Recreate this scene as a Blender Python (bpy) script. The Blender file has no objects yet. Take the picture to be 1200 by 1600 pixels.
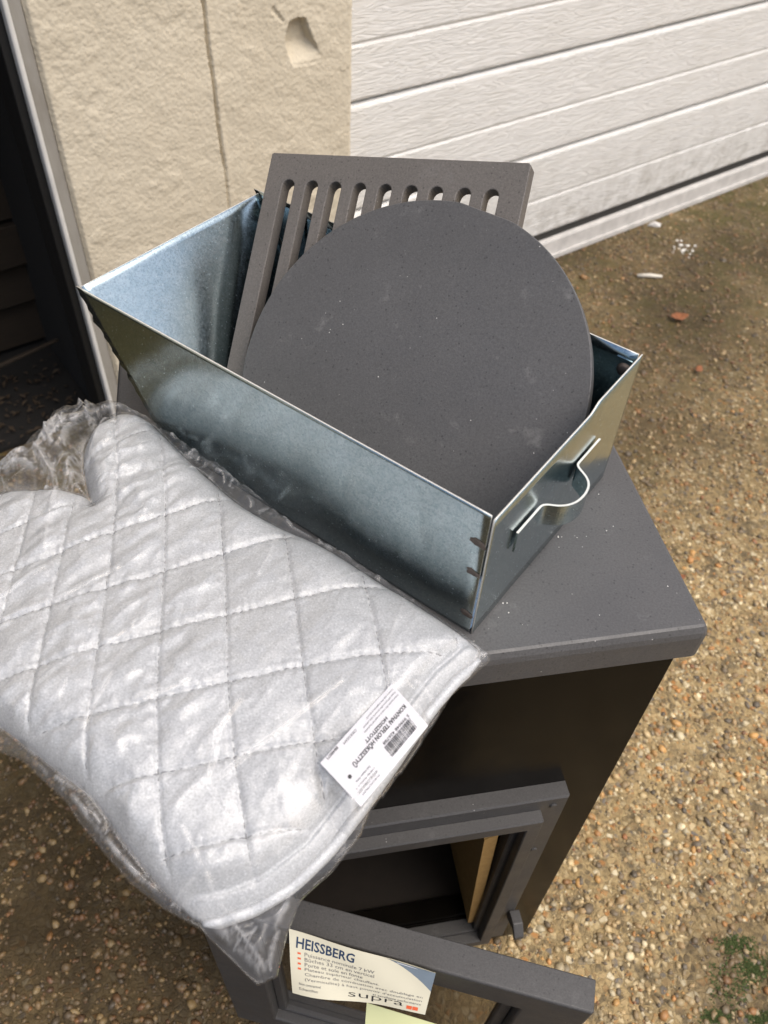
import bpy, bmesh, math, random
import numpy as np
from mathutils import Matrix, Vector
random.seed(7); rng = np.random.default_rng(11)
scene = bpy.context.scene
col = scene.collection

# ------------------------------------------------------------------ camera
F_PX, PITCH, ROLL, CAM_Z = 1301.46, 0.830811, 0.0560986, 1.23
fw = np.array([0, math.cos(PITCH), -math.sin(PITCH)]); up0 = np.array([0, math.sin(PITCH), math.cos(PITCH)]); rt0 = np.array([1., 0, 0])
rt = math.cos(ROLL)*rt0 + math.sin(ROLL)*up0; up = -math.sin(ROLL)*rt0 + math.cos(ROLL)*up0
cam_d = bpy.data.cameras.new('camera'); cam = bpy.data.objects.new('camera', cam_d); col.objects.link(cam)
cam.matrix_world = Matrix(((rt[0], up[0], -fw[0], 0), (rt[1], up[1], -fw[1], 0), (rt[2], up[2], -fw[2], CAM_Z), (0, 0, 0, 1)))
cam_d.sensor_fit = 'AUTO'; cam_d.sensor_width = 36; cam_d.lens = F_PX/1600*36
cam_d.clip_start = 0.02; cam_d.clip_end = 500
cam_d.dof.use_dof = True; cam_d.dof.focus_distance = 0.66; cam_d.dof.aperture_fstop = 9.5
scene.camera = cam

# ------------------------------------------------------------------ light
SUN_AZ, SUN_EL = math.radians(118), math.radians(62)      # azimuth from +Y clockwise
world = bpy.data.worlds.new('World'); scene.world = world; world.use_nodes = True
wnt = world.node_tree; bg = wnt.nodes['Background']
sky = wnt.nodes.new('ShaderNodeTexSky'); sky.sky_type = 'NISHITA'; sky.sun_disc = False
sky.sun_elevation = SUN_EL; sky.sun_rotation = SUN_AZ; sky.air_density = 1.0; sky.dust_density = 5.0; sky.ozone_density = 0.6
wnt.links.new(sky.outputs[0], bg.inputs[0]); bg.inputs[1].default_value = 0.12
sd = bpy.data.lights.new('sun', 'SUN'); sd.energy = 1.5; sd.angle = math.radians(55); sd.color = (1, .97, .92)
sun = bpy.data.objects.new('sun', sd); col.objects.link(sun)
sdir = Vector((math.sin(SUN_AZ)*math.cos(SUN_EL), math.cos(SUN_AZ)*math.cos(SUN_EL), math.sin(SUN_EL)))
sun.rotation_euler = sdir.to_track_quat('Z', 'Y').to_euler(); sun.location = sdir*20
scene.view_settings.view_transform = 'Standard'; scene.view_settings.look = 'None'
scene.view_settings.exposure = 0.55; scene.view_settings.gamma = 1; scene.view_settings.use_curve_mapping = False
scene.render.engine = 'CYCLES'; scene.cycles.max_bounces = 6; scene.cycles.diffuse_bounces = 3; scene.cycles.glossy_bounces = 4; scene.cycles.transparent_max_bounces = 12
scene.render.resolution_x = 768; scene.render.resolution_y = 1024

# ------------------------------------------------------------------ frames of reference
A3 = lambda *a: np.array(a, float)
azv = lambda a: A3(math.sin(a), math.cos(a), 0)
EYE = A3(0, 0, CAM_Z)
sU, sV = azv(1.359331), azv(1.359331-math.pi/2)              # stove: along the front / backwards
SC = A3(.2316, .3430, 0)                                     # front right corner of the stove
bL, bS = azv(-0.964287), azv(-0.964287+math.pi/2)            # ash pan: along the long side / across
BC = A3(.0644, .3291, 0)
wG, wN = azv(0.9115896), azv(0.9115896-math.pi/2)            # house wall: along / away from viewer
TOP = 0.75
def at(o, a, b, u, v, z): return o + a*u + b*v + A3(0, 0, z)
ST = lambda u, v, z: at(SC, sU, sV, u, v, z)
BX = lambda l, s, z: at(BC, bL, bS, l, s, z)
WL = lambda g, d, z: wG*g + wN*d + A3(0, 0, z)
def ray(x, y): return fw + rt*((x-600)/F_PX) - up*((y-800)/F_PX)
def on_plane(x, y, P0, n):
    d = ray(x, y); return EYE + d*(((P0-EYE) @ n)/(d @ n))
def uv_of(P): return (P-SC) @ sU, (P-SC) @ sV

# ------------------------------------------------------------------ noise
_tab = rng.random(65536)
def vnoise(x, y, sc, seed=0):
    x = np.asarray(x)/sc + 1000.37; y = np.asarray(y)/sc + 1000.71
    ix = np.floor(x).astype(np.int64); iy = np.floor(y).astype(np.int64); fx = x-ix; fy = y-iy
    fx = fx*fx*(3-2*fx); fy = fy*fy*(3-2*fy)
    hsh = lambda a, b: _tab[((a*73856093) ^ (b*19349663) ^ (seed*83492791)) & 65535]
    return (hsh(ix, iy)*(1-fx)+hsh(ix+1, iy)*fx)*(1-fy) + (hsh(ix, iy+1)*(1-fx)+hsh(ix+1, iy+1)*fx)*fy - .5
def fbm(x, y, sc, seed=0, oct=3):
    o = 0; a = 1.0
    for k in range(oct): o = o + a*vnoise(x, y, sc/2**k, seed+k*17); a *= .5
    return o
def voronoi_facets(x, y, sc, seed=0, tilt=1.0):
    """piecewise flat crumple: every cell is a tilted facet (film creases)"""
    x = np.asarray(x)/sc; y = np.asarray(y)/sc; ix = np.floor(x).astype(np.int64); iy = np.floor(y).astype(np.int64)
    best = np.full(x.shape, 1e9)
    hsh = lambda a, b, k: _tab[((a*73856093) ^ (b*19349663) ^ ((seed+k)*83492791)) & 65535]
    out = np.full(x.shape, -1e9)
    for dx in (-1, 0, 1):
        for dy in (-1, 0, 1):
            a, b = ix+dx, iy+dy; px = a+hsh(a, b, 1); py = b+hsh(a, b, 2)
            hgt = hsh(a, b, 3)*.5+(hsh(a, b, 4)-.5)*2.2*(x-px)+(hsh(a, b, 5)-.5)*2.2*(y-py)-1.3*((x-px)**2+(y-py)**2)
            out = np.maximum(out, hgt)
    return out*tilt
def poly_sdf(x, y, P):
    """distance to polygon, positive inside, with the nearest point"""
    P = np.asarray(P, float); x = np.asarray(x, float); y = np.asarray(y, float)
    best = np.full(x.shape, 1e18); nx = np.zeros_like(x); ny = np.zeros_like(x); ins = np.zeros(x.shape, bool)
    for i in range(len(P)):
        a = P[i]; b = P[(i+1) % len(P)]; e = b-a; L2 = e @ e
        t = np.clip(((x-a[0])*e[0]+(y-a[1])*e[1])/L2, 0, 1); qx = a[0]+t*e[0]; qy = a[1]+t*e[1]
        d = (x-qx)**2+(y-qy)**2; m = d < best; best = np.where(m, d, best); nx = np.where(m, qx, nx); ny = np.where(m, qy, ny)
        c = ((a[1] > y) != (b[1] > y)); 
        with np.errstate(divide='ignore', invalid='ignore'):
            xi = a[0]+(y-a[1])/(b[1]-a[1]+1e-15)*e[0]
        ins ^= c & (x < xi)
    d = np.sqrt(best); return np.where(ins, d, -d), nx, ny
def smooth_poly(P, it=2):
    P = np.asarray(P, float)
    for _ in range(it):
        Q = np.roll(P, -1, 0); P = np.stack([.75*P+.25*Q, .25*P+.75*Q], 1).reshape(-1, P.shape[1])
    return P
sst = lambda x: np.clip(x, 0, 1)**2*(3-2*np.clip(x, 0, 1))

# ------------------------------------------------------------------ mesh helpers
LOC = {}
def tag(o, label=None, cat=None, group=None, kind=None):
    if label: o['label'] = label
    if cat: o['category'] = cat
    if group: o['group'] = group
    if kind: o['kind'] = kind
    return o
def empty(name, loc):
    o = bpy.data.objects.new(name, None); o.empty_display_size = .05; o.location = loc; col.objects.link(o); LOC[o] = np.array(loc, float); return o
def obj(name, V, Fc, mat, parent=None, smooth=False, bevel=0, seg=2, origin=None):
    V = np.asarray(V, float)
    if parent is not None: org = LOC[parent]
    else: org = np.asarray(origin, float) if origin is not None else A3(V[:, 0].mean(), V[:, 1].mean(), V[:, 2].min())
    me = bpy.data.meshes.new(name)
    if isinstance(Fc, np.ndarray):
        k = Fc.shape[1]; me.vertices.add(len(V)); me.vertices.foreach_set('co', (V-org).ravel())
        me.loops.add(Fc.size); me.loops.foreach_set('vertex_index', Fc.ravel().astype(np.int32))
        me.polygons.add(len(Fc)); me.polygons.foreach_set('loop_start', np.arange(0, Fc.size, k, dtype=np.int32)); me.update(calc_edges=True)
    else:
        me.from_pydata((V-org).tolist(), [], [list(f) for f in Fc]); me.update()
    o = bpy.data.objects.new(name, me); col.objects.link(o)
    if mat: me.materials.append(mat)
    if smooth: me.polygons.foreach_set('use_smooth', np.ones(len(me.polygons), bool))
    if parent is None: o.location = org; LOC[o] = org
    else: o.parent = parent; LOC[o] = LOC[parent]
    if bevel:
        m = o.modifiers.new('bevel', 'BEVEL'); m.width = bevel; m.segments = seg; m.limit_method = 'ANGLE'; m.angle_limit = .6
        for q in me.polygons: q.use_smooth = True
        w = o.modifiers.new('wn', 'WEIGHTED_NORMAL'); w.keep_sharp = False
    return o
def fix_normals(o):
    bm = bmesh.new(); bm.from_mesh(o.data); bmesh.ops.recalc_face_normals(bm, faces=bm.faces); bm.to_mesh(o.data); bm.free(); return o
BF = [(0, 3, 2, 1), (4, 5, 6, 7), (0, 1, 5, 4), (1, 2, 6, 5), (2, 3, 7, 6), (3, 0, 4, 7)]
def boxes(lst, fn):
    """lst of (u0,u1,v0,v1,z0,z1) in the frame fn"""
    V = []; Fc = []
    for (u0, u1, v0, v1, z0, z1) in lst:
        k = len(V)
        V += [fn(u0, v0, z0), fn(u1, v0, z0), fn(u1, v1, z0), fn(u0, v1, z0), fn(u0, v0, z1), fn(u1, v0, z1), fn(u1, v1, z1), fn(u0, v1, z1)]
        Fc += [tuple(i+k for i in f) for f in BF]
    return V, Fc
def prism(poly, fn, w0, w1):
    """poly of (a,b), fn(a,b,w)"""
    n = len(poly); V = [fn(a, b, w0) for a, b in poly]+[fn(a, b, w1) for a, b in poly]
    Fc = [tuple(range(n))[::-1], tuple(range(n, 2*n))]+[(i, (i+1) % n, n+(i+1) % n, n+i) for i in range(n)]
    return V, Fc
def grid_faces(nu, nv):
    i = np.arange(nu-1)[:, None]*nv+np.arange(nv-1)[None, :]
    return np.stack([i, i+nv, i+nv+1, i+1], -1).reshape(-1, 4)
def tube(path, r, sides=8, cap=True):
    path = [np.asarray(q, float) for q in path]; V = []; Fc = []
    for i, q in enumerate(path):
        t = path[min(i+1, len(path)-1)]-path[max(i-1, 0)]; t = t/np.linalg.norm(t)
        a = np.cross(t, A3(0, 0, 1)); a = a/np.linalg.norm(a) if np.linalg.norm(a) > 1e-4 else A3(1, 0, 0); b = np.cross(t, a)
        rr = r[i] if hasattr(r, '__len__') else r
        for k in range(sides):
            th = 2*math.pi*k/sides; V.append(q+rr*(math.cos(th)*a+math.sin(th)*b))
    for i in range(len(path)-1):
        for k in range(sides): Fc.append((i*sides+k, i*sides+(k+1) % sides, (i+1)*sides+(k+1) % sides, (i+1)*sides+k))
    if cap: Fc += [tuple(range(sides))[::-1], tuple(range((len(path)-1)*sides, len(path)*sides))]
    return V, Fc

# ------------------------------------------------------------------ materials
class N:
    def __init__(s, name):
        s.m = bpy.data.materials.new(name); s.m.use_nodes = True; s.t = s.m.node_tree; s.b = s.t.nodes['Principled BSDF']; s.out = s.t.nodes['Material Output']
        s.tc = s.t.nodes.new('ShaderNodeTexCoord')
    def n(s, typ, **kw):
        x = s.t.nodes.new(typ)
        for k, v in kw.items(): setattr(x, k, v)
        return x
    def lk(s, a, b): s.t.links.new(a, b)
    def mapping(s, scale=(1, 1, 1), rot=(0, 0, 0), src='Object'):
        m = s.n('ShaderNodeMapping'); m.inputs['Scale'].default_value = scale; m.inputs['Rotation'].default_value = rot; s.lk(s.tc.outputs[src], m.inputs[0]); return m.outputs[0]
    def noise(s, scale, detail=3, rough=.55, vec=None, dist=0):
        x = s.n('ShaderNodeTexNoise'); x.inputs['Scale'].default_value = scale; x.inputs['Detail'].default_value = detail; x.inputs['Roughness'].default_value = rough; x.inputs['Distortion'].default_value = dist
        s.lk(vec if vec is not None else s.tc.outputs['Object'], x.inputs['Vector']); return x.outputs['Fac']
    def voro(s, scale, vec=None, out='Distance', feature='F1'):
        x = s.n('ShaderNodeTexVoronoi'); x.feature = feature; x.inputs['Scale'].default_value = scale; s.lk(vec if vec is not None else s.tc.outputs['Object'], x.inputs['Vector']); return x.outputs[out]
    def ramp(s, fac, stops, interp='LINEAR'):
        r = s.n('ShaderNodeValToRGB'); r.color_ramp.interpolation = interp; e = r.color_ramp.elements
        while len(e) < len(stops): e.new(.5)
        for q, (p, c) in zip(e, stops):
            q.position = p; q.color = (c, c, c, 1) if not hasattr(c, '__len__') else (*c, 1)
        s.lk(fac, r.inputs[0]); return r.outputs[0]
    def mix(s, fac, a, b, mode='MIX'):
        x = s.n('ShaderNodeMix'); x.data_type = 'RGBA'; x.blend_type = mode
        for inp, v in ((x.inputs[0], fac), (x.inputs[6], a), (x.inputs[7], b)):
            if hasattr(v, 'default_value'): s.lk(v, inp)
            elif hasattr(v, '__len__'): inp.default_value = (*v, 1)
            else: inp.default_value = v if inp.type == 'VALUE' else (v, v, v, 1)
        return x.outputs[2]
    def math(s, op, a, b=0):
        x = s.n('ShaderNodeMath'); x.operation = op
        for i, v in enumerate((a, b)):
            if hasattr(v, 'default_value'): s.lk(v, x.inputs[i])
            else: x.inputs[i].default_value = v
        return x.outputs[0]
    def bump(s, h, strength, dist=.001, prev=None):
        x = s.n('ShaderNodeBump'); x.inputs['Strength'].default_value = strength; x.inputs['Distance'].default_value = dist; s.lk(h, x.inputs['Height'])
        if prev is not None: s.lk(prev, x.inputs['Normal'])
        return x.outputs[0]
    def set(s, base=None, rough=None, metal=None, normal=None, spec=None):
        for k, v in (('Base Color', base), ('Roughness', rough), ('Metallic', metal), ('Normal', normal), ('Specular IOR Level', spec)):
            if v is None: continue
            if hasattr(v, 'default_value'): s.lk(v, s.b.inputs[k])
            elif hasattr(v, '__len__'): s.b.inputs[k].default_value = (*v, 1)
            else: s.b.inputs[k].default_value = v
        return s.m
def schlick(k, gain):
    lw = k.n('ShaderNodeLayerWeight'); lw.inputs[0].default_value = .5            # facing = 1-|cos|: same from both sides of a thin sheet
    return k.math('MULTIPLY', k.math('ADD', k.math('MULTIPLY', k.math('POWER', lw.outputs['Facing'], 5), .96), .042), gain)
def plain(name, c, rough=.6, metal=0, var=.12, sc=60, bump=.0):
    k = N(name); nz = k.noise(sc, 4); c = A3(*c)
    base = k.mix(nz, tuple(c*(1-var)), tuple(np.minimum(c*(1+var), 1)))
    return k.set(base, rough, metal, k.bump(k.noise(sc*6, 2), bump, .001) if bump else None)
def cast_iron(name, c, dust=1.0, rough=.55):
    k = N(name); c = A3(*c)
    big = k.ramp(k.noise(9, 4, .6), [(.3, tuple(c*.9)), (.7, tuple(c*1.1))])
    fine = k.noise(620, 3, .7); base = k.mix(k.ramp(fine, [(.35, .55), (.55, 0)]), big, tuple(c*.62)); base = k.mix(k.ramp(fine, [(.58, 0), (.75, .45)]), base, tuple(c*1.55))
    specks = k.ramp(k.voro(260), [(.0, 1), (.15, 1), (.24, 0)]); sm = k.math('MULTIPLY', specks, k.ramp(k.noise(150, 2), [(.48, 0), (.58, 1)]))
    base = k.mix(k.math('MULTIPLY', sm, .7), base, tuple(c*.35))
    # dust smudges, hairline scuffs and white grains of its own
    sm2 = k.ramp(k.noise(38, 6, .7), [(.61, 0), (.80, .45*dust)]); base = k.mix(sm2, base, (.22, .215, .21))
    sc1 = k.ramp(k.noise(14, 5, .62, k.mapping((3, 26, 12), (0, 0, .6)), 2.2), [(.70, 0), (.76, .42*dust)]); base = k.mix(sc1, base, (.27, .265, .26))
    gr = k.ramp(k.voro(130), [(.0, 1), (.045, 1), (.07, 0)]); gm = k.math('MULTIPLY', gr, k.ramp(k.noise(33, 2), [(.54, 0), (.62, .9*dust)]))
    base = k.mix(gm, base, (.6, .58, .55))
    nm = k.bump(k.noise(700, 3, .6), .22, .0006); nm = k.bump(sm, -.25, .0006, nm)
    r = k.ramp(k.noise(30, 3), [(.3, rough-.07), (.7, rough+.08)])
    return k.set(base, r, 0, nm, .45)
M = {}
M['iron'] = cast_iron('cast_iron_grey', (.088, .087, .088), 1.5)
M['iron_top'] = cast_iron('stove_top_grey', (.082, .080, .080), .9, .46)
M['iron_grate'] = cast_iron('grate_grey', (.128, .117, .107), .55, .6)
M['iron_frame'] = cast_iron('frame_grey', (.057, .055, .054), .5, .48)
k = N('black_enamel'); M['black'] = k.set(k.ramp(k.noise(20, 3), [(.3, (.0035, .003, .0025)), (.7, (.006, .005, .004))]), k.ramp(k.noise(45, 3), [(.3, .16), (.7, .26)]), 0, k.bump(k.noise(300, 2), .02, .0004), .06)
k = N('galvanised_steel')
sp = k.voro(240, out='Color'); bw = k.n('ShaderNodeRGBToBW'); k.lk(sp, bw.inputs[0])
gb = k.mix(k.ramp(bw.outputs[0], [(.0, 0), (1, 1)]), (.42, .52, .55), (.52, .61, .635))
gb = k.mix(k.ramp(k.noise(560, 4, .8), [(.46, 0), (.66, .6)]), gb, (.20, .27, .295))
M['galv'] = k.set(gb, k.ramp(k.noise(420, 4, .75), [(.3, .15), (.75, .30)]), 1.0, k.bump(k.noise(330, 3), .035, .0004))
M['weld'] = plain('weld_burn', (.16, .13, .11), .55, .5, .5, 300, .4)
k = N('bare_edge'); M['edge'] = k.set((.74, .73, .68), .5, .5)
k = N('vermiculite'); M['verm'] = k.set(k.mix(k.noise(160, 4), (.30, .17, .05), (.50, .32, .12)), .9, 0, k.bump(k.noise(250, 3), .5, .001))
M['liner'] = plain('dark_liner', (.014, .010, .007), .9, 0, .3, 60, .3)  # very dark brown for the firebox linings
# house
k = N('cream_render')
cb = k.ramp(k.noise(3.2, 5, .6), [(.3, (.56, .495, .375)), (.7, (.63, .565, .44))]); cb = k.mix(k.ramp(k.noise(40, 4), [(.55, 0), (.8, .25)]), cb, (.50, .435, .325))
cb = k.mix(k.ramp(k.noise(7, 6, .7, k.mapping((1, 1, .3))), [(.54, 0), (.80, .28)]), cb, (.45, .39, .29))
M['render'] = k.set(cb, .85, 0, k.bump(k.noise(420, 3, .6), .2, .001, k.bump(k.math('ADD', k.noise(120, 2, .5), k.math('MULTIPLY', k.voro(150), -.55)), .42, .0032)))
k = N('garage_white')
wv = k.mapping((1, 1, 1)); st = k.noise(9, 3, .5, k.mapping((.9, .9, 9)), .8); gl = k.math('SINE', k.math('MULTIPLY', st, 38))
gc = k.mix(k.ramp(k.noise(6, 5, .65), [(.45, 0), (.85, .5)]), (.73, .72, .69), (.60, .58, .53))
gc = k.mix(k.ramp(k.noise(55, 4, .7, k.mapping((1, 1, 3))), [(.66, 0), (.8, .4)]), gc, (.33, .305, .26))
sz = k.n('ShaderNodeSeparateXYZ'); k.lk(k.tc.outputs['Object'], sz.inputs[0]); spl_ = k.math('MULTIPLY', k.ramp(sz.outputs[2], [(.06, 1), (.30, 0)]), k.ramp(k.noise(26, 6, .75), [(.42, 0), (.68, .75)])); gc = k.mix(spl_, gc, (.26, .235, .19))
M['garage'] = k.set(gc, .42, 0, k.bump(gl, .5, .0009))
M['seal'] = plain('rubber_seal', (.55, .53, .50), .6, 0, .35, 30, .2)
M['gapdark'] = plain('dark_gap', (.03, .028, .025), .8)
k = N('jamb_grey'); M['jamb'] = k.set(k.mix(k.ramp(k.noise(20, 5, .7, k.mapping((1, 1, .25))), [(.45, 0), (.75, 1)]), (.30, .285, .255), (.22, .20, .17)), .6, 0, k.bump(k.noise(160, 3), .2, .001))  # streaky grey, darker than the bead and the wall
M['jamb_edge'] = plain('jamb_edge_paint', (.62, .61, .58), .5, 0, .2, 30)
M['blackframe'] = plain('black_frame', (.005, .005, .005), .6, 0, .4, 60)
k = N('dark_timber'); M['timber'] = k.set(k.mix(k.noise(14, 6, .65, k.mapping((1.5, 1.5, 14)), 1.0), (.007, .0045, .002), (.030, .018, .008)), .85, 0, k.bump(k.noise(60, 5, .7, k.mapping((1.5, 1.5, 10))), .6, .002))
M['inner_dark'] = plain('dark_inside', (.0032, .0026, .002), .95, 0, .4, 20)  # near-black: shade inside the opening put into the colour; baffle uses it too

# ------------------------------------------------------------------ ground
FOOT = lambda x, y: ((((x-SC[0])*sU[0]+(y-SC[1])*sU[1]) > -.41) & (((x-SC[0])*sU[0]+(y-SC[1])*sU[1]) < -.01) & (((x-SC[0])*sV[0]+(y-SC[1])*sV[1]) > .01) & (((x-SC[0])*sV[0]+(y-SC[1])*sV[1]) < .39))
def axis(lo, hi, st, far):
    c = np.arange(lo, hi+st/2, st); e = st*np.cumsum(1.25**np.arange(1, 40)); e = e[e < far]; return np.concatenate([lo-e[::-1], c, hi+e])
gx = axis(-1.15, 1.9, .0075, 60); gy = axis(-.05, 3.4, .0075, 60)
GX, GY = np.meshgrid(gx, gy, indexing='ij')
def gheight(x, y):
    near = np.exp(-((x-.4)**2+(y-1.2)**2)/9)
    return near*(.010*fbm(x, y, .35, 3) + .0042*fbm(x, y, .03, 9, 3)) - .004
GZ = gheight(GX, GY)
k = N('exposed_aggregate')
pos = k.tc.outputs['Object']
v1 = k.voro(115, out='Color'); sat = k.n('ShaderNodeSeparateColor'); k.lk(v1, sat.inputs[0])
peb = k.ramp(sat.outputs[0], [(.0, (.09, .065, .034)), (.2, (.27, .18, .08)), (.38, (.42, .30, .145)), (.55, (.56, .44, .25)), (.7, (.38, .17, .045)), (.8, (.14, .13, .12)), (.9, (.68, .59, .40)), (1, (.28, .20, .10))], 'CONSTANT')
mat_c = k.ramp(k.noise(160, 5, .7), [(.3, (.17, .12, .052)), (.7, (.48, .355, .17))])
edge = k.ramp(k.voro(115, feature='DISTANCE_TO_EDGE'), [(.05, 0), (.13, 1)])
base = k.mix(k.math('MULTIPLY', edge, k.ramp(k.noise(50, 3), [(.4, .2), (.6, .9)])), mat_c, peb)
base = k.mix(k.ramp(k.noise(24, 6, .72), [(.51, 0), (.64, .85)]), base, k.mix(k.noise(140, 4), (.032, .026, .017), (.14, .105, .055)))
# dirt towards the house, darker brown ground towards the left opening
at_ = k.n('ShaderNodeAttribute'); at_.attribute_name = 'dark_ground'
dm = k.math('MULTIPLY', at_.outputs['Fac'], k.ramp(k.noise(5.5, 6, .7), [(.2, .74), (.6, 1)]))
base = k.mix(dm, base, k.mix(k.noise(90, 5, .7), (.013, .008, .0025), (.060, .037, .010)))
ms = k.n('ShaderNodeAttribute'); ms.attribute_name = 'moss'
mm = k.math('MULTIPLY', ms.outputs['Fac'], k.ramp(k.noise(13, 6, .75), [(.43, 0), (.58, .85)]))
base = k.mix(mm, base, k.mix(k.noise(200, 4), (.034, .029, .005), (.100, .086, .013)))
nm = k.bump(k.noise(330, 4, .7), .6, .003); nm = k.bump(edge, .5, .003, nm)
M['ground'] = k.set(base, k.ramp(k.noise(80, 3), [(.3, .55), (.7, .85)]), 0, nm, .4)
k = N('pebble'); vc = k.n('ShaderNodeVertexColor'); vc.layer_name = 'Col'
M['pebble'] = k.set(k.mix(k.math('MULTIPLY', k.noise(300, 3), .6), vc.outputs[0], (.16, .13, .09)), .5, 0, k.bump(k.noise(400, 2), .25, .001))
gnd = obj('ground', np.stack([GX, GY, GZ], -1).reshape(-1, 3), grid_faces(len(gx), len(gy)), M['ground'], smooth=True, origin=(0, 0, 0)); tag(gnd, kind='structure')
def dark_ground_at(x, y):  # darker ground near the house, to the left and under the moss
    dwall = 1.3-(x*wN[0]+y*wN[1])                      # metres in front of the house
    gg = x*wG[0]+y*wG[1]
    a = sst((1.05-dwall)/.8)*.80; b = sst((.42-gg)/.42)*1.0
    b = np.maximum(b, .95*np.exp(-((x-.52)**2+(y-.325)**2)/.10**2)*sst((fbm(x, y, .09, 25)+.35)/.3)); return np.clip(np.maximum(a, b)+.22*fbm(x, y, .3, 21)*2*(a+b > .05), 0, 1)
def moss_at(x, y):
    dwall = 1.43-(x*wN[0]+y*wN[1]); return np.clip(sst((1.1-dwall)/.9)*(.75+fbm(x, y, .4, 31)), 0, 1)
for nme, fnc in (('dark_ground', dark_ground_at), ('moss', moss_at)):
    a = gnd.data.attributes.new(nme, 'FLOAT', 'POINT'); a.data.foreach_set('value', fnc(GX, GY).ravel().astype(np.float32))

# loose and half-bedded pebbles
t_ = (1+5**.5)/2
ICO_V = np.array([(-1, t_, 0), (1, t_, 0), (-1, -t_, 0), (1, -t_, 0), (0, -1, t_), (0, 1, t_), (0, -1, -t_), (0, 1, -t_), (t_, 0, -1), (t_, 0, 1), (-t_, 0, -1), (-t_, 0, 1)])/math.hypot(1, t_)
ICO_F = np.array([(0, 11, 5), (0, 5, 1), (0, 1, 7), (0, 7, 10), (0, 10, 11), (1, 5, 9), (5, 11, 4), (11, 10, 2), (10, 7, 6), (7, 1, 8), (3, 9, 4), (3, 4, 2), (3, 2, 6), (3, 6, 8), (3, 8, 9), (4, 9, 5), (2, 4, 11), (6, 2, 10), (8, 6, 7), (9, 8, 1)])
PAL = np.array([(.50, .42, .29), (.42, .33, .21), (.34, .25, .15), (.45, .23, .08), (.55, .33, .13), (.10, .09, .085), (.17, .14, .11), (.64, .58, .46), (.72, .68, .58), (.28, .12, .05), (.22, .17, .11), (.38, .34, .28)])
PW = np.array([.15, .15, .13, .09, .08, .08, .08, .09, .05, .03, .05, .02]); PW = PW/PW.sum()
def visible(x, y):
    P = np.stack([x, y, np.zeros_like(x)-CAM_Z], -1); w = P @ fw; px = 600+F_PX*(P @ rt)/w; py = 800-F_PX*(P @ up)/w
    return (w > 0) & (px > -60) & (px < 1260) & (py > 150) & (py < 1680)
def pebbles(n, rmin, rmax, sink):
    x = rng.uniform(-1.1, 1.8, n*3); y = rng.uniform(0, 3.3, n*3)
    keep = visible(x, y) & ~FOOT(x, y) & (x*wN[0]+y*wN[1] < 1.42) & ((vnoise(x, y, .07, 77)+.5) > .12) & (rng.random(n*3) > .9*np.clip(moss_at(x, y)*1.0, 0, .75))
    x = x[keep][:n]; y = y[keep][:n]; m = len(x)
    r = rmin*(rmax/rmin)**(rng.random(m)**1.9); sc = np.stack([r*rng.uniform(.8, 1.5, m), r*rng.uniform(.7, 1.1, m), r*rng.uniform(.45, .8, m)], -1)
    V = ICO_V[None]*sc[:, None]*(1+rng.uniform(-.2, .2, (m, 12, 1)))
    a = rng.uniform(0, 6.28, m); ca, sa = np.cos(a)[:, None], np.sin(a)[:, None]
    tx = rng.uniform(-.45, .45, m)[:, None]; V[..., 2] += V[..., 0]*tx
    X = V[..., 0]*ca-V[..., 1]*sa+x[:, None]; Y = V[..., 0]*sa+V[..., 1]*ca+y[:, None]
    Z = V[..., 2]+(gheight(x, y)+sc[:, 2]*sink)[:, None]
    c = PAL[rng.choice(len(PAL), m, p=PW)]*rng.uniform(.5, 1.32, (m, 1))*A3(1.12, 1.0, .73); dk = dark_ground_at(x, y)[:, None]; c = c*(1-dk)+dk*(c*A3(.26, .20, .11)+A3(.008, .005, .002))
    Fc = (ICO_F[None]+(np.arange(m)*12)[:, None, None]).reshape(-1, 3)
    return np.stack([X, Y, Z], -1).reshape(-1, 3), Fc, np.repeat(np.clip(c, 0, 1), 12, 0)
def colour(o, C):
    a = o.data.color_attributes.new('Col', 'FLOAT_COLOR', 'POINT'); a.data.foreach_set('color', np.c_[C, np.ones(len(C))].astype(np.float32).ravel())
PV, PF, PC = pebbles(48000, .0015, .0066, .06)
grv = obj('gravel', PV, PF, M['pebble'], smooth=True, origin=(0, 0, 0)); colour(grv, PC); tag(grv, 'small tan, orange and grey pebbles bedded in the drive', 'gravel', kind='stuff')
SV, SF, SCc = pebbles(200, .0065, .0115, .0)
for i in range(len(SV)//12):
    o = obj('stone', SV[i*12:i*12+12], ICO_F, M['pebble'], gnd, smooth=True); colour(o, SCc[i*12:i*12+12])

# ------------------------------------------------------------------ house wall with the chipped render, added low header, dark opening
PD = 1.35                                  # distance of the rendered face
GL, GR = .3593, .9184                      # its left and right edges
wall = empty('house_wall', WL(.64, PD, 0)); tag(wall, 'cream rendered wall pier with a vertical crack and a chipped hole', 'wall')
gg = np.arange(GL, GR+.0009, .0018); zz = np.concatenate([np.arange(-.02, .90, .0018), np.linspace(.91, 2.5, 30)])
G_, Z_ = np.meshgrid(gg, zz, indexing='ij')
d_ = .0013*fbm(G_, Z_, .022, 41, 3) + .0016*fbm(G_, Z_, .12, 51)
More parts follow.
